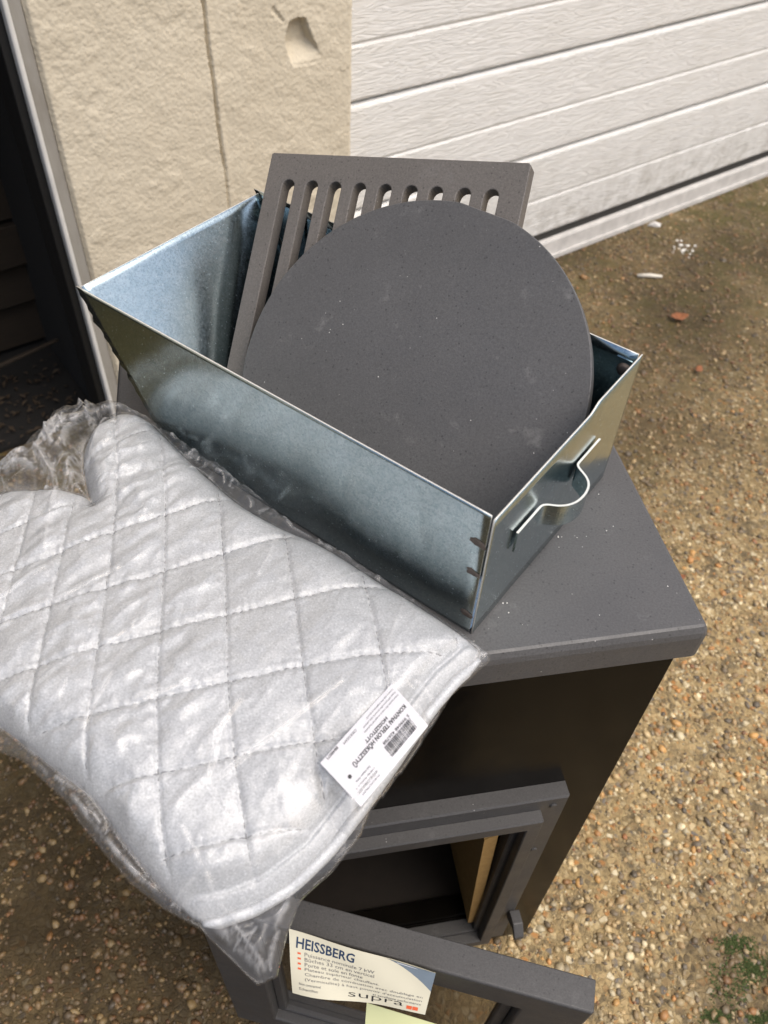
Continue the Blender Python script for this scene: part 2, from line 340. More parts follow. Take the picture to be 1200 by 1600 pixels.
# trowelled blister patches
d_ -= .0009*sst((fbm(G_, Z_, .05, 57)-.25)/.2)
ck = .632+.0068*sst((.80-Z_)/.32)+.0035*fbm(Z_*1.0, Z_*0+.3, .06, 61)+.0012*vnoise(Z_, Z_*0, .008, 63)
cw = .0030*(1-.75*sst((.60-Z_)/.25)); fade = sst((Z_-.40)/.1)
d_ += .014*fade*np.clip(1-np.abs(G_-ck)/cw, 0, 1)**.6
d_ -= .0022*fade*sst(1-np.abs(G_-ck-.006)/.010)*.6
nP = np.array([(.779, .728), (.786, .744), (.803, .748), (.819, .744), (.829, .717), (.853, .674), (.848, .668), (.806, .668), (.789, .673), (.781, .695), (.777, .712)])
sd_, _, _ = poly_sdf(G_+.0012*vnoise(G_, Z_, .006, 65), Z_+.0012*vnoise(G_, Z_, .006, 66), nP)
dep = .021*np.clip((Z_-.672)/.034, .12, 1)*np.clip((.856-G_+.25*(Z_-.70))/.03, .35, 1)
d_ = np.where(sd_ > 0, sst(sd_/.0026)*(dep+.0016*fbm(G_, Z_, .02, 67))+d_*.25, d_)
sl, _, _ = poly_sdf(G_, Z_, np.array([(.752, .765), (.757, .771), (.772, .752), (.777, .744), (.768, .748)])); d_ = np.where(sl > 0, d_+.003, d_)
d_ += .010*sst(1-(GR-G_)/.010)+.008*sst(1-(G_-GL)/.006)
FV = (wG[None, None]*G_[..., None]+wN[None, None]*(PD+d_)[..., None]); FV[..., 2] = Z_
obj('render_face', FV.reshape(-1, 3), grid_faces(len(gg), len(zz)), M['render'], wall, smooth=True)
obj('pier_core', *boxes([(GL+.002, GR-.002, PD+.022, PD+.60, -.02, 2.5), (-4.2, GL-.01, PD+.03, PD+.30, 1.02, 2.5), (GR+.001, 4.4, PD+.06, PD+.30, 2.12, 2.5), (-4.9, -4.2, PD+.03, PD+.3, -.02, 2.5), (-4.2, 4.4, PD+.31, PD+.75, 2.15, 2.5), (4.4, 5.2, PD+.03, PD+.75, -.02, 2.5)], WL), M['render'], wall)  # includes an unseen low header over the opening, added to keep sun out
obj('side_return', *boxes([(GR-.010, GR-.0005, PD+.012, PD+.20, -.02, 2.5)], WL), M['render'], wall)

jamb = empty('door_jamb', WL(.345, PD, 0)); tag(jamb, 'grey jamb with pale edge between dark opening and cream wall', 'door frame')
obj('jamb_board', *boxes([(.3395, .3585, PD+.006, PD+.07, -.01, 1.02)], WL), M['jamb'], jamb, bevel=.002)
obj('jamb_bead', *boxes([(.3305, .3390, PD-.002, PD+.07, -.01, 1.02)], WL), M['jamb_edge'], jamb, bevel=.003)
obj('black_strip', *boxes([(.316, .3300, PD+.012, PD+.09, -.01, 1.02)], WL), M['blackframe'], jamb, bevel=.002)

obj('shade_lining', *boxes([(.3315, .3580, PD+.092, PD+.62, -.01, 1.05)], WL), M['inner_dark'], jamb)  # dark sheet added as shade over the pale pier side
store = empty('dark_opening', WL(-.3, PD+.6, 0)); tag(store, 'dark opening with old boards and an added closed shell at the left edge', 'log store')
obj('shade_shell', *boxes([(-4.2, .75, PD+.95, PD+1.0, -.01, 1.05), (.75, .8, PD+.62, PD+.94, -.01, 1.05), (-4.2, -4.15, PD+.31, PD+.94, -.01, 1.05), (-4.2, .8, PD+.31, PD+1.0, 1.055, 1.1)], WL), M['inner_dark'], store)  # unseen closed roof and sides, added to keep light out of the opening
obj('earth_floor', *boxes([(-4.1, .33, PD+.12, PD+.94, -.01, .006)], WL), M['inner_dark'], store)
zb = .02
for i in range(7):
    hgt = random.uniform(.10, .15); tlt = random.uniform(-.004, .004)
    V, Fc = boxes([(-4.0, .70, PD+.40+random.uniform(-.03, .05), PD+.47, zb, zb+hgt-.012)], WL)
    V = [v+A3(0, 0, ((v @ wG)-.2)*tlt) for v in V]
    obj('board', V, Fc, M['timber'], store, bevel=.003); zb += hgt
a = WL(.04, PD+.32, .012); b = WL(.32, PD+.24, .13)
w = obj('stick', *tube([a, (a+b)/2+A3(0, 0, .012), b], [.007, .006, .004], 7), M['timber'], None, smooth=True); tag(w, 'thin dark stick propped inside the dark opening', 'stick')
V = []; Fc = []
for i in range(800):
    c = WL(random.uniform(-.35, .32), PD+random.uniform(-.02, .36), .009+random.uniform(0, .01)); a = random.uniform(0, 6.28); L = random.uniform(.003, .012); d = A3(math.cos(a), math.sin(a), random.uniform(-.3, .5)); e = A3(-math.sin(a), math.cos(a), random.uniform(-.4, .4))
    k0 = len(V); V += [c-d*L, c-e*L*.4+A3(0, 0, .003), c+d*L, c+e*L*.4+A3(0, 0, .003)]; Fc += [(k0, k0+1, k0+2), (k0, k0+2, k0+3)]
lit = obj('leaf_litter', V, Fc, plain('dead_leaves', (.030, .018, .008), .85, 0, .7, 40)); tag(lit, 'dead brown leaf litter on the floor of the dark opening', 'leaf litter', kind='stuff')

# ------------------------------------------------------------------ garage door
GD = 1.4286
gar = empty('garage_door', WL(2.4, GD, 0)); tag(gar, 'white ribbed garage door with dirty bottom rail', 'garage door')
def strip(name, prof, mat, g0=.90, g1=4.35, nseg=1):
    V = []; n = len(prof)
    for q in range(nseg+1):
        g = g0+(g1-g0)*q/nseg
        V += [WL(g, GD-o_, z) for o_, z in prof]
    Fc = [(q*n+i, (q+1)*n+i, (q+1)*n+i+1, q*n+i+1) for q in range(nseg) for i in range(n-1)]
    return obj(name, V, Fc, mat, gar)
strip('back_sheet', [(-.030, -.01), (-.030, 2.2)], M['gapdark'])
def rnd(pts): return pts
edges = [.0760, .3130, .5455, .7800, 1.0145, 1.249, 1.4835, 1.718, 1.9525, 2.187]
mids = [.187, .417, .655]
for i in range(len(edges)-1):
    a, b = edges[i], edges[i+1]; mdl = mids[i] if i < 3 else (a+b)/2
    prof = [(-.022, a+.0015), (-.010, a+.0018), (-.003, a+.004), (-.0006, a+.0075), (.0, a+.012), (.0, mdl-.007), (-.0006, mdl-.005), (-.0030, mdl-.0014), (-.0031, mdl), (-.0012, mdl+.0030), (.0, mdl+.0055), (.0, b-.013), (-.0012, b-.009), (-.005, b-.0050), (-.0085, b-.0030), (-.022, b-.0012)]
    strip('panel', prof, M['garage'])
strip('bottom_rail', [(-.02, .001), (.006, .001), (.008, .004), (.008, .050), (.005, .056), (-.012, .058), (-.02, .058)], M['seal'])
obj('weather_strip', *boxes([(.935, 4.35, GD-.016, GD-.009, -.003, .010)], WL), M['seal'], gar)
obj('gap_shade', *boxes([(.90, 4.35, GD+.0035, GD+.018, .0585, .0770)], WL), M['gapdark'], gar)  # dark strip put in for the shade in the gap above the rail

# ------------------------------------------------------------------ stove
SW, SDp = .418, .42; PT = .034
stove = empty('wood_stove', ST(-SW/2, SDp/2, 0)); tag(stove, 'black wood stove with grey cast top and its door open', 'stove')
def rring(ins, z, r=.0066, w=SW, d=SDp, off=0):
    pts = []
    for cx, cy, a0 in ((-r, r, -90), (-r, d-r, 0), (-w+r, d-r, 90), (-w+r, r, 180)):
        for kk in range(5):
            a = math.radians(a0+90*kk/4); pts.append(ST(cx+(r-ins)*math.cos(a)+(.0055 if cx > -.1 else 0), cy+(r-ins)*math.sin(a), z))
    return pts
rings = [rring(.005, TOP-PT), rring(0, TOP-PT+.001), rring(0, TOP-.0095), rring(.0012, TOP-.0050), rring(.0036, TOP-.0008), rring(.0058, TOP)]
nr = 20; V = sum(rings, []); Fc = [tuple(range(nr))[::-1], tuple(range(5*nr, 6*nr))]
for a in range(5): Fc += [(a*nr+i, a*nr+(i+1) % nr, (a+1)*nr+(i+1) % nr, (a+1)*nr+i) for i in range(nr)]
fix_normals(obj('top_plate', V, Fc, M['iron_top'], stove))
RU, LU = -.012, -.406; BZ = TOP-PT-.001
FR, FL, FT, FB = -.056, -.380, .520, .105           # door frame outer
OR, OL, OT, OB = -.100, -.336, .478, .150           # opening
obj('front_panel', *boxes([(LU, RU, .003, .007, OT+.004, BZ), (LU, RU, .003, .007, .04, OB-.004), (OR+.004, RU, .003, .007, OB-.004, OT+.004), (LU, OL-.004, .003, .007, OB-.004, OT+.004)], ST), M['black'], stove)
obj('side_panel', *boxes([(RU-.004, RU, .0072, .40, .04, BZ)], ST), M['black'], stove)
obj('side_panel', *boxes([(LU, LU+.004, .0072, .40, .04, BZ)], ST), M['black'], stove)
obj('back_panel', *boxes([(LU+.004, RU-.004, .396, .40, .04, BZ)], ST), M['black'], stove)
obj('base_panel', *boxes([(LU+.004, RU-.004, .0075, .395, .04, .044)], ST), M['black'], stove)
for u in (RU-.05, LU+.012):
    for v in (.02, .35): obj('foot', *boxes([(u, u+.038, v, v+.038, 0, .039)], ST), M['black'], stove, bevel=.002)
def ring_boxes(uo0, uo1, zo0, zo1, ui0, ui1, zi0, zi1, v0, v1): return [(uo0, uo1, v0, v1, zi1, zo1), (uo0, uo1, v0, v1, zo0, zi0), (ui1, uo1, v0, v1, zi0, zi1), (uo0, ui0, v0, v1, zi0, zi1)]
def frame_mesh(o, i, v0, v1, ch=.0015):
    """rectangular ring: outer (u0,u1,z0,z1), inner, from depth v0 (front) to v1 (back)"""
    def loop(r, v, e=0): return [ST(r[0]-e, v, r[2]-e), ST(r[1]+e, v, r[2]-e), ST(r[1]+e, v, r[3]+e), ST(r[0]-e, v, r[3]+e)]
    V = loop(o, v1)+loop(o, v0+ch)+loop(o, v0, -ch)+loop(i, v0, ch)+loop(i, v0+ch)+loop(i, v1); Fc = []
    for a in range(6):
        b = (a+1) % 6; Fc += [(a*4+q, a*4+(q+1) % 4, b*4+(q+1) % 4, b*4+q) for q in range(4)]
    return V, Fc
fr = fix_normals(obj('door_surround', *frame_mesh((FL, FR, FB, FT), (OL, OR, OB, OT), -.012, .0028), M['iron_frame'], stove))
fix_normals(obj('sealing_lip', *frame_mesh((FL+.024, FR-.024, FB+.022, FT-.020), (OL-.006, OR+.006, OB-.006, OT+.006), -.0235, -.0122, .001), M['iron_frame'], fr))
fix_normals(obj('inner_channel', *frame_mesh((OL-.010, OR+.010, OB-.010, OT+.010), (OL+.004, OR-.003, OB+.004, OT-.004), .0075, .030, .001), M['black'], fr))
for (u, z) in ((-.069, .505), (-.069, .40)):
    c0 = ST(u, -.0118, z); V, Fc = tube([c0, c0-sV*.002], .0035, 12); obj('screw', V, Fc, M['iron_frame'], fr)
# catch on the surround
cv = [ST(-.062, -.0122, .30), ST(-.062, -.0122, .34), ST(-.050, -.0122, .34), ST(-.050, -.0122, .30)]
catch = [(-.066, -.030, .335), (-.060, -.046, .320), (-.046, -.050, .318)]
lc = on_plane(806, 1452, ST(0, -.03, 0), sV); lu, lz = uv_of(lc)[0], lc[2]; print('latch', lu, lz)
V, Fc = prism([(-.0122, .012), (-.028, .014), (-.040, .002), (-.040, -.006), (-.030, .003), (-.0122, -.012)], lambda a, b, w: ST(lu+w, a, lz+b), -.005, .007)
obj('latch_catch', V, Fc, M['iron_frame'], stove, bevel=.0012)
# fire box linings
obj('fire_brick', *boxes([(OR-.002, OR+.014, .034, .30, OB, OT+.10)], ST), M['liner'], stove)
vp_ = [on_plane(x, y, ST(0, -.005, 0), sV) for x, y in ((757, 1313), (779, 1304), (744, 1440), (731, 1442))]
V = [q for q in vp_]+[q+sV*.15 for q in vp_]
fix_normals(obj('vermiculite_board', V, BF, M['verm'], stove))
obj('fire_brick', *boxes([(OL+.012, OL+.030, .034, .30, OB, OT+.10)], ST), M['liner'], stove)
obj('back_brick', *boxes([(OL+.032, OR-.003, .301, .32, OB, OT+.10)], ST), M['liner'], stove)
obj('hearth', *boxes([(OL+.004, OR-.004, .034, .33, OB-.03, OB-.004)], ST), M['liner'], stove)
obj('baffle', *boxes([(LU+.005, RU-.005, .04, .33, OT+.105, OT+.115)], ST), M['inner_dark'], stove)

# door, swung open about its left edge
TH = math.radians(23.4); dU = sU*math.cos(TH)-sV*math.sin(TH); dN = -(sV*math.cos(TH)+sU*math.sin(TH))   # along the door / outwards
HG = ST(-.379, -.026, 0); DW, DT, DB, DTK = .324, .5165, .108, .0245
DR = lambda x, y, z: HG+dU*x+dN*y+A3(0, 0, z)          # y = 0 back, DTK front
door = empty('stove_door', DR(0, 0, DB)); door.parent = stove; door.location = Vector(LOC[door]-LOC[stove])
def ringD(o, i, y0, y1, ch):
    def loop(r, y, e=0): return [DR(r[0]-e, y, r[2]-e), DR(r[1]+e, y, r[2]-e), DR(r[1]+e, y, r[3]+e), DR(r[0]-e, y, r[3]+e)]
    V = loop(o, y0)+loop(o, y1-ch)+loop(o, y1, -ch)+loop(i, y1, ch)+loop(i, y1-ch)+loop(i, y0); Fc = []
    for a in range(6):
        b = (a+1) % 6; Fc += [(a*4+q, a*4+(q+1) % 4, b*4+(q+1) % 4, b*4+q) for q in range(4)]
    return V, Fc
fix_normals(obj('door_frame', *ringD((0, DW, DB, DT), (.050, DW-.050, DB+.05, DT-.042), 0, DTK, .0016), M['iron_frame'], door, bevel=.001))
fix_normals(obj('glazing_bead', *ringD((.0505, DW-.0505, DB+.0505, DT-.0425), (.060, DW-.060, DB+.06, DT-.050), .004, .014, .001), M['iron_frame'], door))
k = N('stove_glass'); g1 = k.n('ShaderNodeBsdfGlossy'); g1.inputs['Roughness'].default_value = .02; t1 = k.n('ShaderNodeBsdfTransparent'); t1.inputs[0].default_value = (.62, .58, .50, 1); fz = schlick(k, 1.6)
mx = k.n('ShaderNodeMixShader'); k.lk(fz, mx.inputs[0]); k.lk(t1.outputs[0], mx.inputs[1]); k.lk(g1.outputs[0], mx.inputs[2]); k.lk(mx.outputs[0], k.out.inputs[0]); M['glass'] = k.m
obj('glass_pane', *boxes([(.056, DW-.056, .0045, .0085, DB+.056, DT-.046)], DR), M['glass'], door)
obj('hinge_knuckle', *tube([DR(-.004, .006, DT-.05), DR(-.004, .006, DT-.11)], .006, 12), M['iron_frame'], door, smooth=False)
obj('hinge_knuckle', *tube([DR(-.004, .006, DB+.11), DR(-.004, .006, DB+.05)], .006, 12), M['iron_frame'], door, smooth=False)

# ------------------------------------------------------------------ writing
M['ink'] = plain('black_ink', (.012, .012, .014), .7); M['ink_grey'] = plain('grey_ink', (.10, .10, .11), .7); M['ink_blue'] = plain('blue_ink', (.010, .030, .075), .6); M['ink_orange'] = plain('orange_ink', (.62, .10, .03), .6)
def text_mesh(name, txt, fn, x0, x1, y0, y1, mat, parent, shear=0, bold=0, fit=True):
    """flat lettering; (x0..x1, y0..y1) is the box it fills in the frame fn(x, y)"""
    c = bpy.data.curves.new(name, 'FONT'); c.body = txt; c.resolution_u = 2; c.shear = shear; c.offset = bold
    o = bpy.data.objects.new('tmp', c); col.objects.link(o); dg = bpy.context.evaluated_depsgraph_get(); dg.update()
    me = bpy.data.meshes.new_from_object(o.evaluated_get(dg)); bpy.data.objects.remove(o); n = len(me.vertices)
    co = np.empty(n*3); me.vertices.foreach_get('co', co); co = co.reshape(-1, 3)
    a, b = co[:, 0].min(), co[:, 0].max(); q, r = co[:, 1].min(), co[:, 1].max()
    P = np.array([fn(x0+(x-a)/(b-a)*(x1-x0), y0+(y-q)/(r-q)*(y1-y0)) for x, y in co[:, :2]])
    fcs = [tuple(p.vertices) for p in me.polygons]; bpy.data.meshes.remove(me)
    return obj(name, P, fcs, mat, parent)
def flat_rects(name, rects, fn, mat, parent):
    V = []; Fc = []
    for (x0, x1, y0, y1) in rects:
        k0 = len(V); V += [fn(x0, y0), fn(x1, y0), fn(x1, y1), fn(x0, y1)]; Fc.append((k0, k0+1, k0+2, k0+3))
    return obj(name, V, Fc, mat, parent)

# ------------------------------------------------------------------ galvanised ash pan
BZ0 = TOP+.0008; BW, BLn, BH, BB = .198, .370, .870, .298      # width, top length, rim height, base length
pan = empty('ash_pan', BX(.16, .1, BZ0)); tag(pan, 'galvanised steel ash pan standing askew on the stove top', 'ash pan')
def sheet(name, fn, nu, nv, warp, seed, parent=pan, t=.0011, nrm=None):
    """thin folded sheet: fn(a,b) in 0..1, thickness t along nrm"""
    a, b = np.meshgrid(np.linspace(0, 1, nu), np.linspace(0, 1, nv), indexing='ij')
    P = np.array([[fn(x, y) for y in np.linspace(0, 1, nv)] for x in np.linspace(0, 1, nu)])
    env = np.sin(np.pi*np.clip(a, .0, 1))**.5*np.sin(np.pi*np.clip(b*.5+.5, 0, 1))**0.5
    w = warp*env*fbm(a*.35, b*.12, .12, seed, 2)
    F0 = (P+nrm*w[..., None]).reshape(-1, 3); F1 = (P+nrm*(w+t)[..., None]).reshape(-1, 3); n = nu*nv
    g = grid_faces(nu, nv); idx = np.arange(n).reshape(nu, nv); loop = np.concatenate([idx[:, 0], idx[-1, 1:], idx[-2::-1, -1], idx[0, -2:0:-1]])
    nx = np.roll(loop, -1); side = np.stack([loop, nx, nx+n, loop+n], -1)
    o = obj(name, np.r_[F0, F1], np.r_[g[:, ::-1], g+n, side], M['galv'], parent, smooth=False); o.data.materials.append(M['edge']); o.data.polygons.foreach_set('material_index', np.r_[np.zeros(2*len(g), np.int32), np.ones(len(side), np.int32)])
    fix_normals(o); return o
def jag(z):       # torn, sheared left edge of the near side
    return .0016*math.sin(z*900)*math.sin(z*310+1)+(.0035 if .8395 < z < .8475 else 0)-(.003 if .806 < z < .812 else 0)
def near(a, b):
    z = BZ0+(BH-BZ0)*b; xl = BB+.003+(BLn-BB)*b; return BX(.0016+(xl+jag(z)*(a == 1))*a, 0, z)
sheet('side_panel', near, 40, 36, .0020, 5, nrm=bS)
def far(a, b):
    z = BZ0+(BH+.003-BZ0)*b; xl = BB+.003+(BLn-BB)*b; return BX(.0016+xl*a, BW, z)
sheet('side_panel', far, 40, 16, .004, 6, nrm=-bS)
def back(a, b): return BX(BB+(BLn-BB)*b, .0014+(BW-.0028)*a, BZ0+(BH+.001-BZ0)*b)
sheet('back_panel', back, 30, 26, .006, 7, nrm=-bL)
def front(a, b):
    s_ = a*BW; zt = BH-.0015+.0055*float(sst((s_-.120)/.012)); return BX(-.0012+.0035*b*0, s_, BZ0-.0002+(zt-BZ0)*b)
sheet('front_panel', front, 60, 12, .0008, 8, nrm=bL)
obj('base_panel', *boxes([(.002, BB, .0015, BW-.0015, BZ0-.0004, BZ0+.0006)], BX), M['galv'], pan)
# folded tabs with spot welds
obj('corner_tab', *boxes([(.0012, .016, BW-.0026, BW-.0014, .79, .866)], BX), M['galv'], pan)
obj('corner_tab', *boxes([(BLn-.055, BLn-.022, BW-.0032, BW-.002, .846, .8705)], BX), M['galv'], pan)
for (l, z, r) in ((.0075, .842, .0062), (.0065, .813, .0048), (.0055, .769, .005)):
    nseg = 14; ring = []
    for kk in range(nseg):
        a = 2*math.pi*kk/nseg; q = r*(1+.3*random.uniform(-1, 1)); ring.append((max(l+q*1.1*math.cos(a), .0004), z+q*.62*math.sin(a)))
    V = [BX(x, -.0003, y) for x, y in ring]+[BX(l+(x-l)*.62, -.0011, z+(y-z)*.62) for x, y in ring]+[BX(l, -.0004, z)]
    Fc = [(i, (i+1) % nseg, nseg+(i+1) % nseg, nseg+i) for i in range(nseg)]+[(nseg+i, nseg+(i+1) % nseg, 2*nseg) for i in range(nseg)]
    obj('spot_weld', V, Fc, M['weld'], pan, smooth=True)
obj('spot_weld', *tube([BX(.008, BW-.0028, .857), BX(.008, BW-.0042, .857)], [.006, .003], 12), M['weld'], pan, smooth=True)
# strap handle (omega shaped)
hp = []
for x, y in ((803, 830), (815, 815), (829, 799), (836, 792), (845, 787), (856, 786), (870, 788), (885, 786), (898, 780), (909, 769), (915, 757), (914, 747), (908, 738), (901, 729), (897.5, 722), (899, 716), (906, 708), (918, 696), (931, 682)):
    P = on_plane(x, y, A3(0, 0, .8285), A3(0, 0, 1.))-BC; o_h = -(P @ bL)-.0012; hp.append((P @ bS, max(o_h*(1.12 if o_h > .004 else 1), .0014)))
print('handle', [(round(a, 4), round(b, 4)) for a, b in hp])
hs = np.array(hp); 
for _ in range(2):
    mid = (hs[1:]+hs[:-1])/2; hs2 = np.empty((len(hs)+len(mid), 2)); hs2[0::2] = hs; hs2[1::2] = mid
    sm = hs2.copy(); sm[1:-1] = .25*hs2[:-2]+.5*hs2[1:-1]+.25*hs2[2:]; hs = sm
tn = np.gradient(hs, axis=0); tn = tn/np.linalg.norm(tn, axis=1, keepdims=True); nrm2 = np.stack([-tn[:, 1], tn[:, 0]], -1)
V = []; HZ0, HZ1 = .8095, .8285
for (s_, o_), (a, b) in zip(hs, nrm2):
    for z in (HZ0, HZ1): V += [BX(-.0012-o_, s_, z), BX(-.0012-o_-b*.0016, s_+a*.0016, z)]
Fc = []; n = len(hs)
for i in range(n-1):
    p_, q_ = 4*i, 4*i+4; Fc += [(p_, q_, q_+2, p_+2), (p_+1, p_+3, q_+3, q_+1), (p_+2, q_+2, q_+3, p_+3), (p_, p_+1, q_+1, q_)]
Fc += [(0, 2, 3, 1), (4*n-4, 4*n-3, 4*n-1, 4*n-2)]
hnd = obj('handle', V, Fc, M['galv'], pan); hnd.data.materials.append(M['edge'])
for i_, q_ in enumerate(hnd.data.polygons): q_.material_index = 1 if (i_ < 4*(n-1) and i_ % 4 == 2) else 0
fix_normals(hnd)
for s_ in (.044, .057, .124, .140):
    c0 = BX(-.0031, s_, .817); obj('spot_weld', *tube([c0, c0-bL*.0006], [.0022, .0015], 10), M['weld'], hnd)

# ------------------------------------------------------------------ fire grate and round plate leaning in the pan
e_, a_ = math.radians(44), math.radians(33)
gUp = A3(math.sin(a_)*math.cos(e_), math.cos(a_)*math.cos(e_), math.sin(e_)); gEx = A3(math.cos(a_), -math.sin(a_), 0); gN = np.cross(gEx, gUp); gN = gN*np.sign(gN[2])
gP0 = BX(.06, BW, BH+.003)+gN*.0135
TL = on_plane(425, 240, gP0, gN)
rr_ = math.radians(15.5); ax, ay = math.cos(rr_)*gEx+math.sin(rr_)*gUp, -(-math.sin(rr_)*gEx+math.cos(rr_)*gUp)     # right / down in the plate
GW, GT = np.linalg.norm(on_plane(830, 257, gP0, gN)-TL), .0125
GRL = .205
GP = lambda x, y, w: TL+ax*x+ay*y+gN*w
cu = bpy.data.curves.new('grate', 'CURVE'); cu.dimensions = '2D'; cu.fill_mode = 'BOTH'; cu.extrude = GT/2-.0008; cu.bevel_depth = .0008; cu.bevel_resolution = 1; cu.offset = -.0008
def spl(pts):
    s_ = cu.splines.new('POLY'); s_.points.add(len(pts)-1); s_.use_cyclic_u = True
    for q, (x, y) in zip(s_.points, pts): q.co = (x, y, 0, 1)
spl([(0, .0), (.002, -.001), (GW*.38, -.0006), (GW-.002, .0), (GW, .002), (GW+.0005, GRL), (GW-.002, GRL+.002), (.002, GRL+.002), (0, GRL)])
pitch = GW*.0985; sw = GW*.051
for i in range(9):
    cx = GW*.098+i*pitch; y0, y1 = .0215, GRL-.024; r = sw/2; jx = random.uniform(-.0004, .0004); cx += jx
    top = [(cx+r*math.cos(t), y0+r-r*math.sin(t)) for t in np.linspace(0, math.pi, 9)]; bot = [(cx-r*math.cos(t), y1-r+r*math.sin(t)) for t in np.linspace(0, math.pi, 9)]
    spl(top+bot)
tmp = bpy.data.objects.new('tmp', cu); col.objects.link(tmp); dg = bpy.context.evaluated_depsgraph_get(); dg.update(); me = bpy.data.meshes.new_from_object(tmp.evaluated_get(dg)); bpy.data.objects.remove(tmp)
V = [GP(v.co.x, v.co.y, v.co.z-GT/2) for v in me.vertices]; Fc = [tuple(p.vertices) for p in me.polygons]
grate = fix_normals(obj('fire_grate', V, Fc, M['iron_grate'])); tag(grate, 'slotted cast iron fire grate leaning behind the round plate', 'grate')

pts = [(383, 590), (925, 575), (665, 315), (470, 400), (850, 385), (905, 690), (410, 470)]
DTH = .0105
X = np.array([on_plane(x, y, gP0+gN*(DTH+.0006), gN)-TL for x, y in pts]); X2 = np.c_[X @ gEx, X @ gUp]
sol = np.linalg.lstsq(np.c_[2*X2, np.ones(len(X2))], (X2**2).sum(1), rcond=None)[0]; RD = math.sqrt(sol[2]+sol[0]**2+sol[1]**2)
DC = TL+gEx*sol[0]+gUp*sol[1]
rim = [(RD*math.cos(t), RD*math.sin(t)) for t in np.linspace(0, 2*math.pi, 220, endpoint=False)]
flat_top = RD*.988; flat_bot = (.7545-DC[2])/gUp[2]+.004
rim = [(x, min(max(y, flat_bot), flat_top)) for x, y in rim]
rim2 = []
for x, y in rim:                                            # stay inside the pan
    P = DC+gEx*x+gUp*y
    if P[2] < .868:
        s_ = (P-BC) @ bS; l_ = (P-BC) @ bL
        if s_ < .004: x, y = None, None
        elif l_ < .004: x, y = None, None
    if x is not None and (not rim2 or math.hypot(rim2[-1][0]-x, rim2[-1][1]-y) > 1e-4): rim2.append((x, y))
print('disc r', RD, 'rim', len(rim2), 'grate W', GW)
DP = lambda x, y, w: DC+gEx*x+gUp*y+gN*w
disc = obj('round_plate', *prism(rim2, DP, .0006, DTH+.0006), M['iron'], bevel=.0011); fix_normals(disc)
tag(disc, 'round grey cast iron plate lying on the grate in the ash pan', 'plate')

# ------------------------------------------------------------------ oven mitt
def zbase(u, v):
    f = np.clip(-v-.004, 0, 9); l = np.clip(-.414-u, 0, 9); return TOP+.0012-.85*f**1.65-.5*l**1.5
def px_uv(x, y, dz):
    z = TOP+dz
    for _ in range(14):
        P = on_plane(x, y, A3(0, 0, z), A3(0, 0, 1.)); u, v = uv_of(P); z = .5*z+.5*float(zbase(np.array(u), np.array(v))+dz)
    return u, v
mp = [(206, 654), (180, 659), (152, 675), (134, 700), (130, 725), (134, 756), (142, 785), (150, 806), (146, 790), (137, 781), (93, 773), (45, 774), (0, 780), (-70, 793), (-150, 830), (-205, 890), (-215, 960), (-180, 1030), (-110, 1085), (-40, 1120), (0, 1134), (40, 1165), (100, 1212), (150, 1250), (195, 1320), (265, 1402), (300, 1436), (318, 1444), (360, 1436), (425, 1410), (500, 1350), (565, 1265), (612, 1198), (660, 1127), (700, 1075), (748, 1032), (752, 1023), (740, 1010), (700, 982), (630, 937), (600, 920), (560, 893), (500, 856), (440, 832), (380, 799), (320, 747), (280, 709), (250, 678), (232, 662)]
MP = np.array([px_uv(x, y, .017) for x, y in mp]); cuff_i = list(range(27, 36))
MPs = smooth_poly(MP, 2)
cross = {(3, 0): (252, 812), (4, 0): (342, 772), (2, 0): (172, 835), (1, 0): (105, 872), (0, 0): (22, 890), (1, 1): (88, 943), (2, 1): (167, 920), (3, 1): (259, 893), (4, 1): (345, 864), (5, 1): (448, 835), (1, 2): (60, 1035), (2, 2): (147, 1012), (3, 2): (249, 978), (4, 2): (352, 961), (5, 2): (463, 932), (6, 2): (576, 917), (1, 3): (32, 1145), (2, 3): (134, 1117), (3, 3): (240, 1095), (4, 3): (360, 1070), (5, 3): (482, 1045), (6, 3): (583, 1022), (2, 4): (128, 1240), (3, 4): (250, 1217), (4, 4): (373, 1182), (5, 4): (493, 1157), (3, 5): (266, 1337), (4, 5): (386, 1295), (5, 5): (505, 1282)}
KK = np.array(list(cross.keys()), float); QQ = np.array([px_uv(x, y, .034) for x, y in cross.values()]); q0 = QQ.mean(0)
def basis(u, v):
    a, b = (np.asarray(u)-q0[0])*10, (np.asarray(v)-q0[1])*10; return np.stack([np.ones_like(a), a, b, a*a, a*b, b*b, a**3*.3, b**3*.3, a*a*b*.3, a*b*b*.3], -1)
Bm = basis(QQ[:, 0], QQ[:, 1]); reg = np.diag([0, 0, 0, .02, .02, .02, .2, .2, .2, .2]); cI = np.linalg.solve(Bm.T @ Bm+reg, Bm.T @ KK[:, 0]); cJ = np.linalg.solve(Bm.T @ Bm+reg, Bm.T @ KK[:, 1])
cuff = MP[cuff_i]
def line_dist(u, v, L):
    best = np.full(np.shape(u), 1e9)
    for i in range(len(L)-1):
        a = L[i]; e = L[i+1]-a; t = np.clip(((u-a[0])*e[0]+(v-a[1])*e[1])/(e @ e), 0, 1); best = np.minimum(best, np.hypot(u-a[0]-t*e[0], v-a[1]-t*e[1]))
    return best
thumb_c = np.array(px_uv(190, 745, .034))
